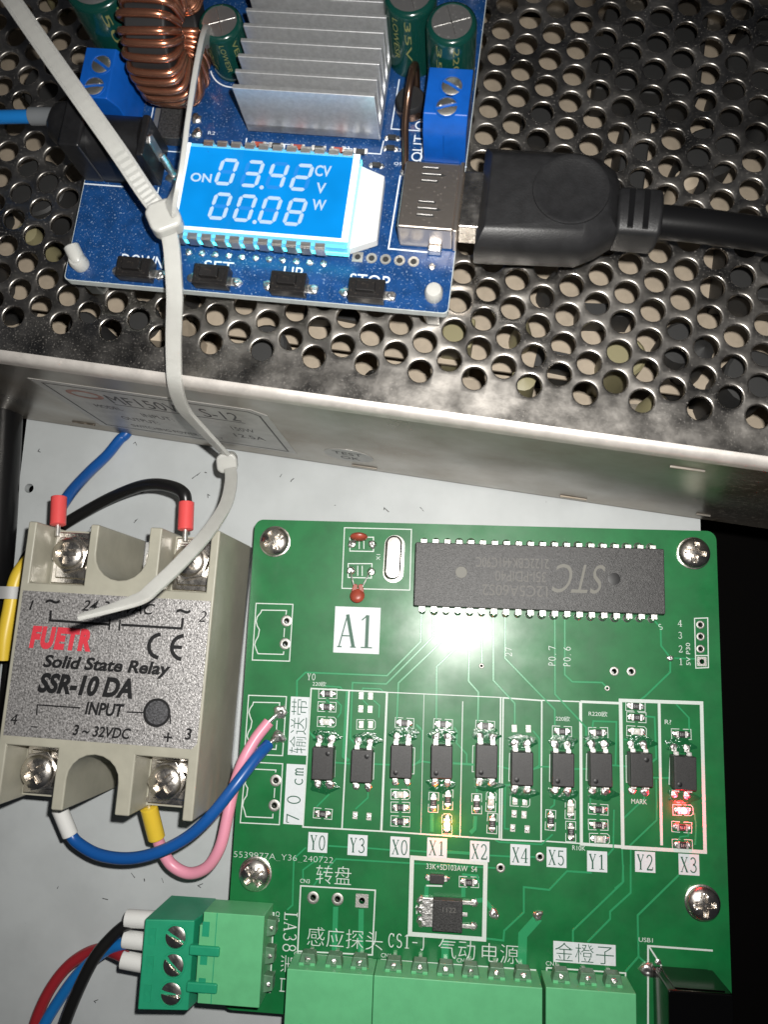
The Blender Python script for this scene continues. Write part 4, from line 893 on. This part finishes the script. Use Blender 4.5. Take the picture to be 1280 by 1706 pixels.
for k in range(5):
    x = 50.6 + k * 2.38
    if k: MB().lathe([(.5, ZB + .02), (.52, ZB + .07), (.92, ZB + .07), (.95, ZB)], n=20, cap=False).obj('plated_hole', 'pad_tin', CV, (x, 8.65, 0))
    else: sheet_with_holes([(-.9, -.9), (.9, -.9), (.9, .9), (-.9, .9)], [(0, 0, .5)], ZB, ZB + .06, 16).obj('square_pad', 'pad_tin', CV, (x, 8.65, 0), smooth=False)
    MB().lathe([(.5, ZB + .005), (.5, ZB + .02)], n=16).obj('bore_shade', 'psu_dark', CV, (x, 8.65, 0))  # flat dark disc painting the shade inside the hole; no bore is cut
# --- push buttons
for x, y in ((13.2, 2.35), (26.7, 2.2), (40.0, 2.1), (53.2, 2.1)):
    bb = MB().box(-3.0, 3.0, -1.75, 1.75, ZB + .02, ZB + 2.5).obj('push_button', 'button_black', CV, (x, y, 0), bevel=.15)
    MB().box(-1.6, 1.5, -.85, .85, ZB + 2.5, ZB + 3.5).obj('plunger', 'button_black', bb, bevel=.12)
    fr = MB()
    for a in ((-2.6, 2.5, 1.1, 1.3), (-2.6, 2.5, -1.35, -1.15), (-2.6, -2.4, -1.15, 1.1), (2.3, 2.5, -1.15, 1.1)): fr.box(a[0], a[1], a[2], a[3], ZB + 2.5, ZB + 2.62)
    fr.obj('cap_rim', 'button_black', bb)
    for sg in (1, -1):
        MB().box(sg * 3.6 - .65, sg * 3.6 + .65, -.75, .75, ZB + .02, ZB + .35).obj('leg', 'tin', bb, bevel=.1)
        blob(bb, sg * 3.9, 0, ZB + .05, .9)
# --- usb socket
sk = MB().box(57.3, 66.4, 11.2, 23.0, ZB + .1, 53.9).obj('usb_socket', 'socket_steel', CV, bevel=.4)
for yy in (20.6, 14.6):
    for dy in (-1.15, 0, 1.15):
        w_ = .26
        MB().prism([(60.2, yy + dy - w_), (63.6 - abs(dy) * .6, yy + dy - w_), (64.3 - abs(dy), yy + dy), (63.6 - abs(dy) * .6, yy + dy + w_), (60.2, yy + dy + w_)], 53.88, 53.94).obj('slot_shade', 'psu_dark', sk, smooth=False)  # flat dark strip laid on top, painting the shade inside the slot
        MB().box(60.3, 63.4 - abs(dy) * .5, yy + dy + .05, yy + dy + .24, 53.9, 54.06).obj('spring_lip', 'tin', sk, bevel=.05)
MB().box(66.3, 67.0, 11.0, 23.2, ZB + .1, 54.1).obj('socket_lip', 'socket_steel', sk, bevel=.2)
MB().box(62.3, 64.6, 10.0, 11.25, ZB + .02, ZB + 1.6).obj('shell_tab', 'solder', sk, bevel=.3)
blob(CV, 63.3, 8.0, ZB, .6)
# --- heat sink with standing fins
hs = MB().box(28.4, 51.8, 29.9, 60.0, ZB + 1.0, ZB + 3.0).obj('heat_sink', 'heat_sink_alu', CV, bevel=.15)
for k in range(10):
    y = 29.9 + k * 2.82
    MB().prism_axis([(y, ZB + 3.0), (y + .95, ZB + 3.0), (y + .75, 59.2), (y + .1, 59.2)] if k else [(y, ZB + 1.02), (y + 1.1, ZB + 1.02), (y + .8, 59.2), (y, 59.2)], 28.42, 51.78, 'x').obj('fin', 'heat_sink_alu', hs, bevel=.12)
for k, x in enumerate((30.5, 33.6, 37.4, 41.2, 44.6, 48.5)):
    q = MB().box(x - .9, x + .9, 27.4, 28.3, ZB + .02, ZB + .6).obj('chip_part', 'resistor_black' if k % 2 else 'ceramic_red', CV, bevel=.08)
    for sg in (1, -1): MB().box(x + sg * 1.0 - .25, x + sg * 1.0 + .25, 27.35, 28.35, ZB + .01, ZB + .64).obj('terminal', 'tin', q, bevel=.06)
for x, y in ((53.6, 31.0), (53.6, 29.0), (51.6, 25.6)):
    q = MB().box(x - .7, x + .7, y - .4, y + .4, ZB + .02, ZB + .6).obj('chip_part', 'resistor_black', CV, bevel=.06)
    for sg in (1, -1): blob(q, x + sg * .9, y, ZB, .5)
# --- capacitors
def can(x, y, r, top, words=None, ang=-1.57):
    c = MB().lathe([(r - .3, ZB + .05), (r, ZB + .4), (r, top - .9), (r - .12, top - .35), (r - .5, top - .02), (r * .80, top + .04), (r * .78, top - .06)], n=36, cap=False).obj('capacitor', 'cap_sleeve', CV, (x, y, 0))
    t = MB().lathe([(r * .81, top - .1), (r * .80, top - .06), (.05, top - .06)], n=36).obj('can_top', 'cap_top', c)
    sc = MB()
    for a in (.35, .35 + math.pi / 2):
        dx, dy = math.cos(a), math.sin(a)
        sc.strip([(-dx * r * .72, -dy * r * .72), (dx * r * .72, dy * r * .72)], .3, top - .055, .05)
    sc.obj('vent_score', 'tin', c, smooth=False)
    if words:
        for i, (s, da, zf) in enumerate(words):
            cu = bpy.data.curves.new('t', 'FONT'); cu.body = s; cu.size = 1; cu.resolution_u = 3
            ob = bpy.data.objects.new('t', cu); me = bpy.data.meshes.new_from_object(ob); bpy.data.objects.remove(ob)
            xs = [v.co.x for v in me.vertices]; ys = [v.co.y for v in me.vertices]
            L = (top - ZB) * .6; kx = L / (max(xs) - min(xs)); ky = r * .24 / (max(ys) - min(ys))
            for v in me.vertices:
                zz = top - 1.2 - (v.co.x - min(xs)) * kx
                th = ang + da + (v.co.y - (min(ys) + max(ys)) / 2) * ky / r
                v.co = ((r + .03) * math.cos(th) * S, (r + .03) * math.sin(th) * S, zz * S)
            me.materials.clear(); me.materials.append(MATS['cap_print'])
            link('sleeve_print', me, c)
    return c
can(23.6, 43.4, 3.75, 57.6, [('LOWESR', 0.15, .5), ('VENT', .75, .4), ('470uF', -.6, .4)])
can(62.6, 41.6, 4.0, 62.0, [('35V', -.4, .4), ('220uF', .3, .5)])
can(55.4, 46.8, 4.3, 61.5, [('35V', 0.0, .5), ('LOWESR', -.5, .5)])
can(5.0, 43.2, 5.2, 64.5, [('50V', .4, .5), ('1000uF', .95, .5)])
# --- wound ring choke, standing on edge
ck = MB(); R0, rt_x, rt_y = 7.2, 3.4, 2.7
cc = (15.6, 40.2, 58.3)
for i in range(40):
    a = 2 * math.pi * i / 40
    for j, (u, w) in enumerate(((-rt_x, -rt_y), (rt_x, -rt_y), (rt_x, rt_y), (-rt_x, rt_y))):
        rr = R0 + w
        ck.v.append((u, rr * math.cos(a), rr * math.sin(a)))
for i in range(40):
    for j in range(4): ck.f.append((i * 4 + j, i * 4 + (j + 1) % 4, ((i + 1) % 40) * 4 + (j + 1) % 4, ((i + 1) % 40) * 4 + j))
chk = ck.obj('ring_choke', 'ferrite', CV, cc, bevel=.5)
turn = MB(); lp = []
for k in range(28):
    t = 2 * math.pi * k / 28
    c, s_ = math.cos(t), math.sin(t)
    e = .55
    lp.append(((rt_x + .75) * math.copysign(abs(c) ** e, c), R0 + (rt_y + .75) * math.copysign(abs(s_) ** e, s_) , 0))
turn.tube(lp + [lp[0]], .62, 10, 0, cap=False)
turn_me = turn.mesh('winding_turn', 'copper_enamel')
NT = 30
for k in range(NT):
    a = 2 * math.pi * (k + .5 * (k // 3) * .35) / (NT * 1.17) + random.uniform(-.02, .02)
    q = link('winding_turn', turn_me, chk, (0, 0, 0), (a, random.uniform(-.06, .06), random.uniform(-.05, .05)))
# --- dc jack
jk = MB().box(.2, 4.0, 18.6, 27.4, ZB + .05, 58.0).obj('power_jack', 'abs_black', CV, bevel=.5)
MB().prism_axis([(18.8, ZB + .05), (27.2, ZB + .05), (27.2, 53.0)] + [(23.0 + 4.2 * math.cos(a), 53.0 + 4.2 * math.sin(a)) for a in [math.pi * k / 12 for k in range(1, 12)]] + [(18.8, 53.0)], 4.0, 13.0, 'x').obj('barrel', 'abs_black', jk, ang=.5)
MB().box(13.0, 14.4, 18.7, 26.2, ZB + .05, 56.6).obj('rear_cap', 'abs_black', jk, bevel=.4)
MB().prism_axis([(21.6, 50.5), (23.4, 50.5), (23.4, 55.4), (22.5, 56.1), (21.6, 55.4)], 14.4, 14.75, 'x').obj('rear_tab', 'tin', jk, bevel=.1)
MB().tube([(14.9, 22.4, 51.2), (15.6, 21.7, 49.6), (16.2, 21.0, 47.8)], .7, 10, 5).obj('rear_lug', 'solder', jk)
blob(CV, 16.6, 20.6, ZB, 1.5, i=0)
# --- terminal blocks
TS = screw_mesh('screw', 1.65, .3, .5, 'slot', 'screw_zinc', rim=.2, arm=.17)
def tblock(x0, x1, y0, y1, top, screws, cham, nm):
    if cham == 'front': pr = [(y0, ZB + .05), (y1, ZB + .05), (y1, top), (y0 + 1.6, top), (y0, top - 2.6)]; b = MB().prism_axis(pr, x0, x1, 'x')
    else: b = MB().prism_axis([(x0, ZB + .05), (x1, ZB + .05), (x1, top - 2.2), (x1 - 1.3, top), (x0 + .6, top), (x0, top - 2)], -y1, -y0, 'y')
    b = b.obj(nm, 'terminal_blue', CV, bevel=.2)
    for x, y in screws:
        MB().lathe([(2.05, top + .05), (2.0, top + .14), (1.7, top + .14), (1.68, top - .1)], n=26, cap=False).obj('screw_well', 'terminal_blue', b, (x, y, 0))
        link('screw', TS, b, (x, y, top - .25), (0, 0, .9 + random.random()))
    return b
tb = tblock(59.6, 66.7, 27.0, 36.8, 58.0, ((63.6, 33.6), (63.2, 29.9)), 'front', 'terminal_block')
MB().box(62.9, 63.1, 26.96, 27.05, ZB + .2, 55).obj('moulding_joint', 'terminal_blue', tb)
tblock(1.2, 8.4, 27.5, 36.8, 58.0, ((5.0, 33.7), (4.6, 29.6)), 'side', 'terminal_block')
# --- small round choke, bent shunt wire, black rectifier
rc = MB().lathe([(2.5, ZB + .05), (2.5, ZB + 2.6), (2.2, ZB + 3.0), (.1, ZB + 3.0)], n=28).obj('round_choke', 'ferrite', CV, (56.2, 36.8, 0))
MB().lathe([(2.65, ZB + .3), (2.75, ZB + 1.2), (2.65, ZB + 2.1)], n=28, cap=False).obj('winding', 'bronze_wire', rc)
MB().tube([(56.9, 39.6, ZB + .2), (57.0, 39.2, 54.5), (56.9, 37.4, 56.8), (56.6, 33.8, 56.2), (56.3, 30.2, 53.0), (56.5, 27.0, 49.5), (56.6, 25.0, ZB)], .62, 12, 8).obj('shunt_wire', 'bronze_wire', CV)
blob(CV, 56.6, 24.9, ZB, .9)
q = MB().box(12.6, 17.3, 26.6, 33.6, ZB + .05, ZB + 2.4).obj('rectifier', 'chip_black', CV, bevel=.2)
MB().box(10.8, 12.8, 26.9, 33.4, ZB + .05, ZB + .9).obj('metal_tab', 'pad_tin', q, bevel=.25)
for x, y in ((18.3, 32.2), (18.9, 29.4)): blob(CV, x, y, ZB, 1.0)

# ------------------------------------------------------------------ leads and cables
def wire(name, label, pts, r, m, ferrules=(), group=None, cat='wire', n=14):
    t = thing(name, label, cat, pts[0], 0, group)
    off = tuple(-c for c in pts[0])
    MB().tube(pts, r, n, 10).obj('insulation', m, t, off, ang=1.2)
    for a, b, fr, fm in ferrules:
        A, B = Vector(a), Vector(b); d = (B - A).normalized()
        MB().tube([A, A + d * .25, A.lerp(B, .5), B - d * .7, B], fr, 18, 6, rs=lambda u, fr=fr: fr * (.93 if u < .03 else .72 if u > .985 else .93 if u > .93 else 1)).obj('ferrule_sleeve', fm, t, off, ang=1.0)
        MB().tube([B, B + d * 2.4], .55, 10, 2).obj('ferrule_tip', 'tin', t, off)
    return t
wire('terminal_wire', 'dark blue wire with a red ferrule on the upper left terminal of the relay', [(-33.0, 27.5, -9.8), (-35.9, 22.1, -9.8), (-37.5, 20.3, -9.6), (-39.3, 15.9, -7.5), (-40.9, 10.9, -3.0), (-41.1, 5.8, 3.0), (-40.8, 2.3, 7.0), (-40.8, -.4, 9.4)], 1.25, 'wire_blue',
     [((-41.1, 2.2, 9.5), (-40.3, -4.0, 10.2), 1.65, 'sleeve_red')])
wire('terminal_wire', 'black wire with a red ferrule arching over the top of the relay', [(-12.6, .4, 9.6), (-12.8, 1.9, 9.7), (-13.4, 3.7, 9.8), (-16.3, 5.3, 8.0), (-21.3, 6.5, 5.0), (-27.3, 6.6, 1.0), (-35.2, 4.7, -3.0), (-42.8, 1.6, -6.0), (-49.1, -1.9, -7.5), (-54.8, -6.3, -8.0), (-58.0, -12.0, -8.8), (-58.8, -24, -9.3), (-58.5, -60, -9.3)], 1.35, 'wire_black',
     [((-12.7, 1.7, 9.5), (-12.2, -4.3, 10.2), 1.65, 'sleeve_red')])
wire('signal_wire', 'dark blue wire from the white ferrule under the relay to the green board', [(-34.2, -66.0, 4.4), (-33.6, -67.6, 4.0), (-31.7, -69.4, 4.0), (-26.6, -71.1, 5.0), (-20.2, -71.2, 6.0), (-13.9, -69.5, 7.0), (-7.8, -66.2, 7.5), (-3.1, -61.8, 8.0), (1.3, -55.9, 7.5), (4.6, -50.8, 5.0), (6.6, -48.0, 2.0)], 1.2, 'wire_blue',
     [((-33.6, -67.8, 4.0), (-35.8, -62.3, 5.6), 1.6, 'sleeve_white')])
wire('signal_wire', 'pink wire looping from the yellow ferrule under the relay to the green board', [(-15.4, -65.7, 4.6), (-15.1, -67.1, 4.0), (-14.5, -69.3, 3.0), (-12.3, -72.9, 2.0), (-8.4, -74.4, 2.0), (-4.4, -72.7, 3.0), (-1.7, -68.4, 4.0), (-0.6, -62.5, 4.0), (0.1, -57.2, 3.5), (1.8, -51.7, 4.0), (3.9, -47.1, 3.0), (6.3, -43.5, 1.8)], 1.2, 'wire_pink',
     [((-15.2, -67.3, 4.0), (-16.4, -60.9, 6.6), 1.75, 'sleeve_yellow')])
for (x0, y0, z0), (x1, y1) in (((6.5, -48.1, 2.0), (8.2, -46.6)), ((6.2, -43.6, 1.8), (8.3, -41.5))):
    MB().tube([(x0, y0, z0), (x0 * .4 + x1 * .6, y0 * .4 + y1 * .6, 1.3), (x1, y1, .5)], .5, 10, 4).obj('tinned_strand', 'solder', PCB)
    blob(PCB, x1, y1, 0, 1.45).scale.z *= 1.15
g3 = 'wires in the green screw terminal plug'
wire('terminal_wire', 'black wire in the uppermost white sleeve of the green terminal plug', [(-16, -83.3, 3), (-17.7, -83.6, 3.0), (-20.4, -84.8, 3.0), (-23.3, -87.4, 3.0), (-26.3, -91.3, 3.0), (-29.4, -97.6, 2.0), (-32.6, -105.5, 0.0), (-34.9, -113.1, -3.0)], 1.25, 'wire_black', [((-20.3, -83.5, 3), (-13.4, -83.4, 3), 1.75, 'sleeve_white')], g3)
wire('terminal_wire', 'light blue wire in the middle white sleeve of the green terminal plug', [(-16, -87.3, 3), (-17.9, -87.5, 3.0), (-20.9, -88.5, 2.5), (-26.1, -91.5, 0.0), (-31.7, -96.7, -2.0), (-36.5, -103.4, -4.0), (-39.7, -109.2, -5.0), (-41.5, -115.0, -6.0)], 1.2, 'wire_blue_light', [((-20.4, -87.4, 3), (-13.4, -87.7, 3), 1.7, 'sleeve_white')], g3)
wire('terminal_wire', 'red wire in the lowest white sleeve of the green terminal plug', [(-16, -91.6, 3), (-17.9, -91.5, 3.0), (-20.6, -90.8, 2.5), (-28.1, -92.0, -3.0), (-34.6, -95.8, -5.0), (-39.1, -101.4, -6.0), (-42.2, -108.5, -7.0), (-43.3, -114.9, -8.0)], 1.2, 'wire_red', [((-20.4, -91.3, 3), (-13.4, -92.0, 3), 1.7, 'sleeve_white')], g3)

t = thing('input_cable', 'bright blue cable with grey sleeve entering the black power jack', 'cable', (-29.5, 61.4, 53.0))
o3 = (29.5, -61.4, -53.0)
MB().tube([(-60, 61.9, 51.5), (-45.7, 61.7, 52.0), (-36.5, 61.6, 52.5), (-29.5, 61.2, 53.0)], 1.15, 14, 8).obj('insulation', 'wire_blue_light', t, o3)
MB().tube([(-30.6, 61.3, 52.9), (-28, 61.2, 53.0), (-25.8, 60.9, 53.2)], 1.5, 14, 6).obj('grey_sleeve', 'sleeve_grey', t, o3)
MB().tube([(-26.2, 60.9, 53.2), (-24.6, 60.2, 53.2), (-21.8, 57.6, 53.2)], 2.6, 18, 6, rs=lambda u: 1.6 + 2.2 * min(1, u * 1.6)).obj('plug_collar', 'abs_black', t, o3)

# usb plug and lead, lying along the converter's x axis
UP = thing('usb_plug', 'black moulded USB plug and lead plugged into the blue converter', 'usb plug', (-24.357, 33.741, 0), math.radians(-5.23))
MB().box(67.0, 71.0, 12.2, 22.0, 48.4, 53.6).obj('metal_shell', 'nickel', UP, bevel=.3)
prof = [(70.0, 8.6), (86.5, 9.4), (89.2, 10.8), (92.2, 13.2), (92.2, 21.9), (91.2, 24.0), (88.6, 25.9), (85.4, 26.6), (70.0, 26.4)]
def inset(p, d):
    cx_, cy_ = 80.7, 17.5
    return [(x + (d * .5 if x < 71 else -d if x > 88 else 0), y + (d if y < cy_ else -d)) for x, y in p]
mb = MB()
lay = [(46.2, 2.2), (47.6, .6), (49.0, 0), (52.6, 0), (54.0, .5), (55.6, 2.2), (55.8, 2.8)]
n = len(prof); v = []; f = []
for z, d in lay: v += [(x, y, z) for x, y in inset(prof, d)]
for i in range(len(lay) - 1):
    for j in range(n): f.append((i * n + j, i * n + (j + 1) % n, (i + 1) * n + (j + 1) % n, (i + 1) * n + j))
f += [tuple(range(n - 1, -1, -1)), tuple((len(lay) - 1) * n + j for j in range(n))]
body = mb.add(v, f).obj('overmould', 'usb_overmold', UP, bevel=.5, seg=3)
MB().lathe([(6.0, 55.7), (5.9, 56.05), (5.5, 56.1), (5.0, 55.92), (2.5, 55.86), (.05, 55.85)], n=44, cap=False).obj('thumb_ring', 'usb_overmold', body, (84.0, 18.6, 0))
MB().prism_axis([(12.9, 48.0), (21.2, 48.0), (21.5, 51.0), (20.9, 54.2), (18.8, 55.0), (15.1, 55.0), (13.1, 54.2), (12.6, 51.0)], 91.6, 98.6, 'x').obj('strain_relief', 'usb_overmold', body, bevel=.8, seg=3)
for x in (93.6, 95.9): MB().box(x - .45, x + .45, 13.4, 19.9, 54.9, 55.12).obj('relief_groove', 'pvc_black', body, bevel=.1)
MB().tube([(96.5, 16.9, 51.4), (100, 16.9, 51.4), (108, 16.7, 51.2), (118, 16.2, 50.5), (130, 15.0, 49.0)], 2.65, 20, 6).obj('lead', 'pvc_black', UP)

# thick black cable, yellow sleeve and grey tie at the left edge
t = thing('cable_loom', 'thick glossy black cable running down the left edge of the plate', 'cable', (-64.7, 32.6, -5))
MB().tube([(-67.5, 60, -6), (-66.2, 32.6, -5.0), (-65.3, 23.5, -5.0), (-64.3, 8.7, -5.0), (-63.4, -5.8, -5.0), (-63.2, -19.9, -5.0), (-63.6, -33.6, -5.0), (-65, -60, -5)], 4.6, 22, 8).obj('jacket', 'pvc_black', t, (64.7, -32.6, 5))
wire('sleeved_wire', 'yellow sleeved wire beside the left edge of the relay', [(-50.6, -9.0, -1.5), (-52.0, -12.4, 1.0), (-52.9, -16, 2.0), (-53.4, -22.0, 2.0), (-53.9, -28, 2.0), (-54.1, -33, 1.5)], 1.75, 'sleeve_yellow')
t = thing('cable_tie', 'short grey cable tie round the black cable and yellow wire at the left', 'cable tie', (-56, -18.4, 3))
tie = []
for k in range(25):
    a = 2 * math.pi * k / 24
    tie.append((-58.2 + 8.6 * math.cos(a), -18.6 + .35 * math.cos(a), -1.2 + 6.0 * math.sin(a)))
MB().ribbon(tie, 2.7, .9, [(0, 1, 0), (0, 1, 0)], 2).obj('band', 'tie_grey', t, (56, 18.4, -3))

# ------------------------------------------------------------------ long white cable ties
def tie_head(parent, loc, rot, off, s=1.0):
    h = MB().prism([(-2.9 * s, -1.6 * s), (-1.9 * s, -2.7 * s), (1.9 * s, -2.7 * s), (2.7 * s, -1.6 * s), (2.7 * s, 1.6 * s), (1.7 * s, 2.8 * s), (-1.7 * s, 2.8 * s), (-2.9 * s, 1.6 * s)], -1.9 * s, 1.9 * s)
    return h.obj('head', 'nylon', parent, tuple(a + b for a, b in zip(loc, off)), rot, bevel=.7, seg=3)
tA = thing('cable_tie', 'long white cable tie whose tail crosses the upper left corner', 'cable tie', (-2.9, 39.2, 58))
oA = (2.9, -39.2, -58)
MB().ribbon([(-2.0, 38.0, 58.0), (-5.5, 42.1, 59.0), (-9.9, 48.2, 61.0), (-15.7, 55.8, 63.0), (-22.1, 64.2, 64.0), (-28.5, 72.8, 65.0), (-36.5, 83.5, 65.0)], 2.9, .75, [(.8, .6, 0), (.8, .6, 0)], 14, teeth=.13).obj('tail', 'nylon', tA, oA, ang=.4)
MB().ribbon([(-2.4, 39.0, 57.6), (-.6, 40.6, 60.2), (.9, 44.0, 62.0), (2.2, 51.8, 64.0), (3.0, 62.2, 64.0), (2.4, 69.5, 60.5), (.8, 74, 54), (-.5, 76, 48.8)], 2.8, .75, [(.8, -.1, .6), (.5, 0, .85), (.35, 0, .95), (.3, 0, .95), (.3, 0, .95)], 10).obj('strap', 'nylon', tA, oA, ang=.5)
tie_head(tA, (-2.9, 38.9, 57.8), (.12, .1, .45), oA, .92)
tB = thing('cable_tie', 'white cable tie running over the edge of the power supply and down to the relay', 'cable tie', (-4.2, 10.7, 10))
oB = (4.2, -10.7, -10)
MB().ribbon([(-2.9, 38.4, 57.0), (-1.9, 34.8, 57.2), (-1.7, 31.2, 56.0), (-2.2, 27.5, 53.0), (-3.8, 23.4, 48.0), (-4.6, 20.3, 45.0), (-5.3, 16.9, 41.5), (-6.6, 15.0, 33.0), (-5.9, 13.6, 24.0), (-4.4, 11.6, 13.0)], 2.6, .75, [(1, 0, 0), (1, .05, 0), (1, -.1, 0), (.85, -.3, .45)], 12, teeth=.12).obj('strap', 'nylon', tB, oB, ang=.4)
MB().ribbon([(-4.0, 10.3, 10.0), (-2.1, 6.5, 14.0), (-0.9, 0.4, 20.0), (-1.3, -5.0, 26.0), (-2.4, -10.0, 32.0), (-4.2, -14.6, 37.0), (-6.1, -18.3, 41.0), (-7.3, -20.1, 43.0), (-10.5, -21.9, 46.0), (-15.5, -23.8, 48.0)], 2.5, .7, [(1, .1, .1), (1, -.2, .1), (.9, -.5, .1), (.6, -.6, .6), (.3, -.6, .8)], 12, wend=.9, teeth=.08).obj('tail', 'nylon', tB, oB, ang=.4)
tie_head(tB, (-4.1, 10.5, 10.5), (.5, .15, .1), oB, .78)
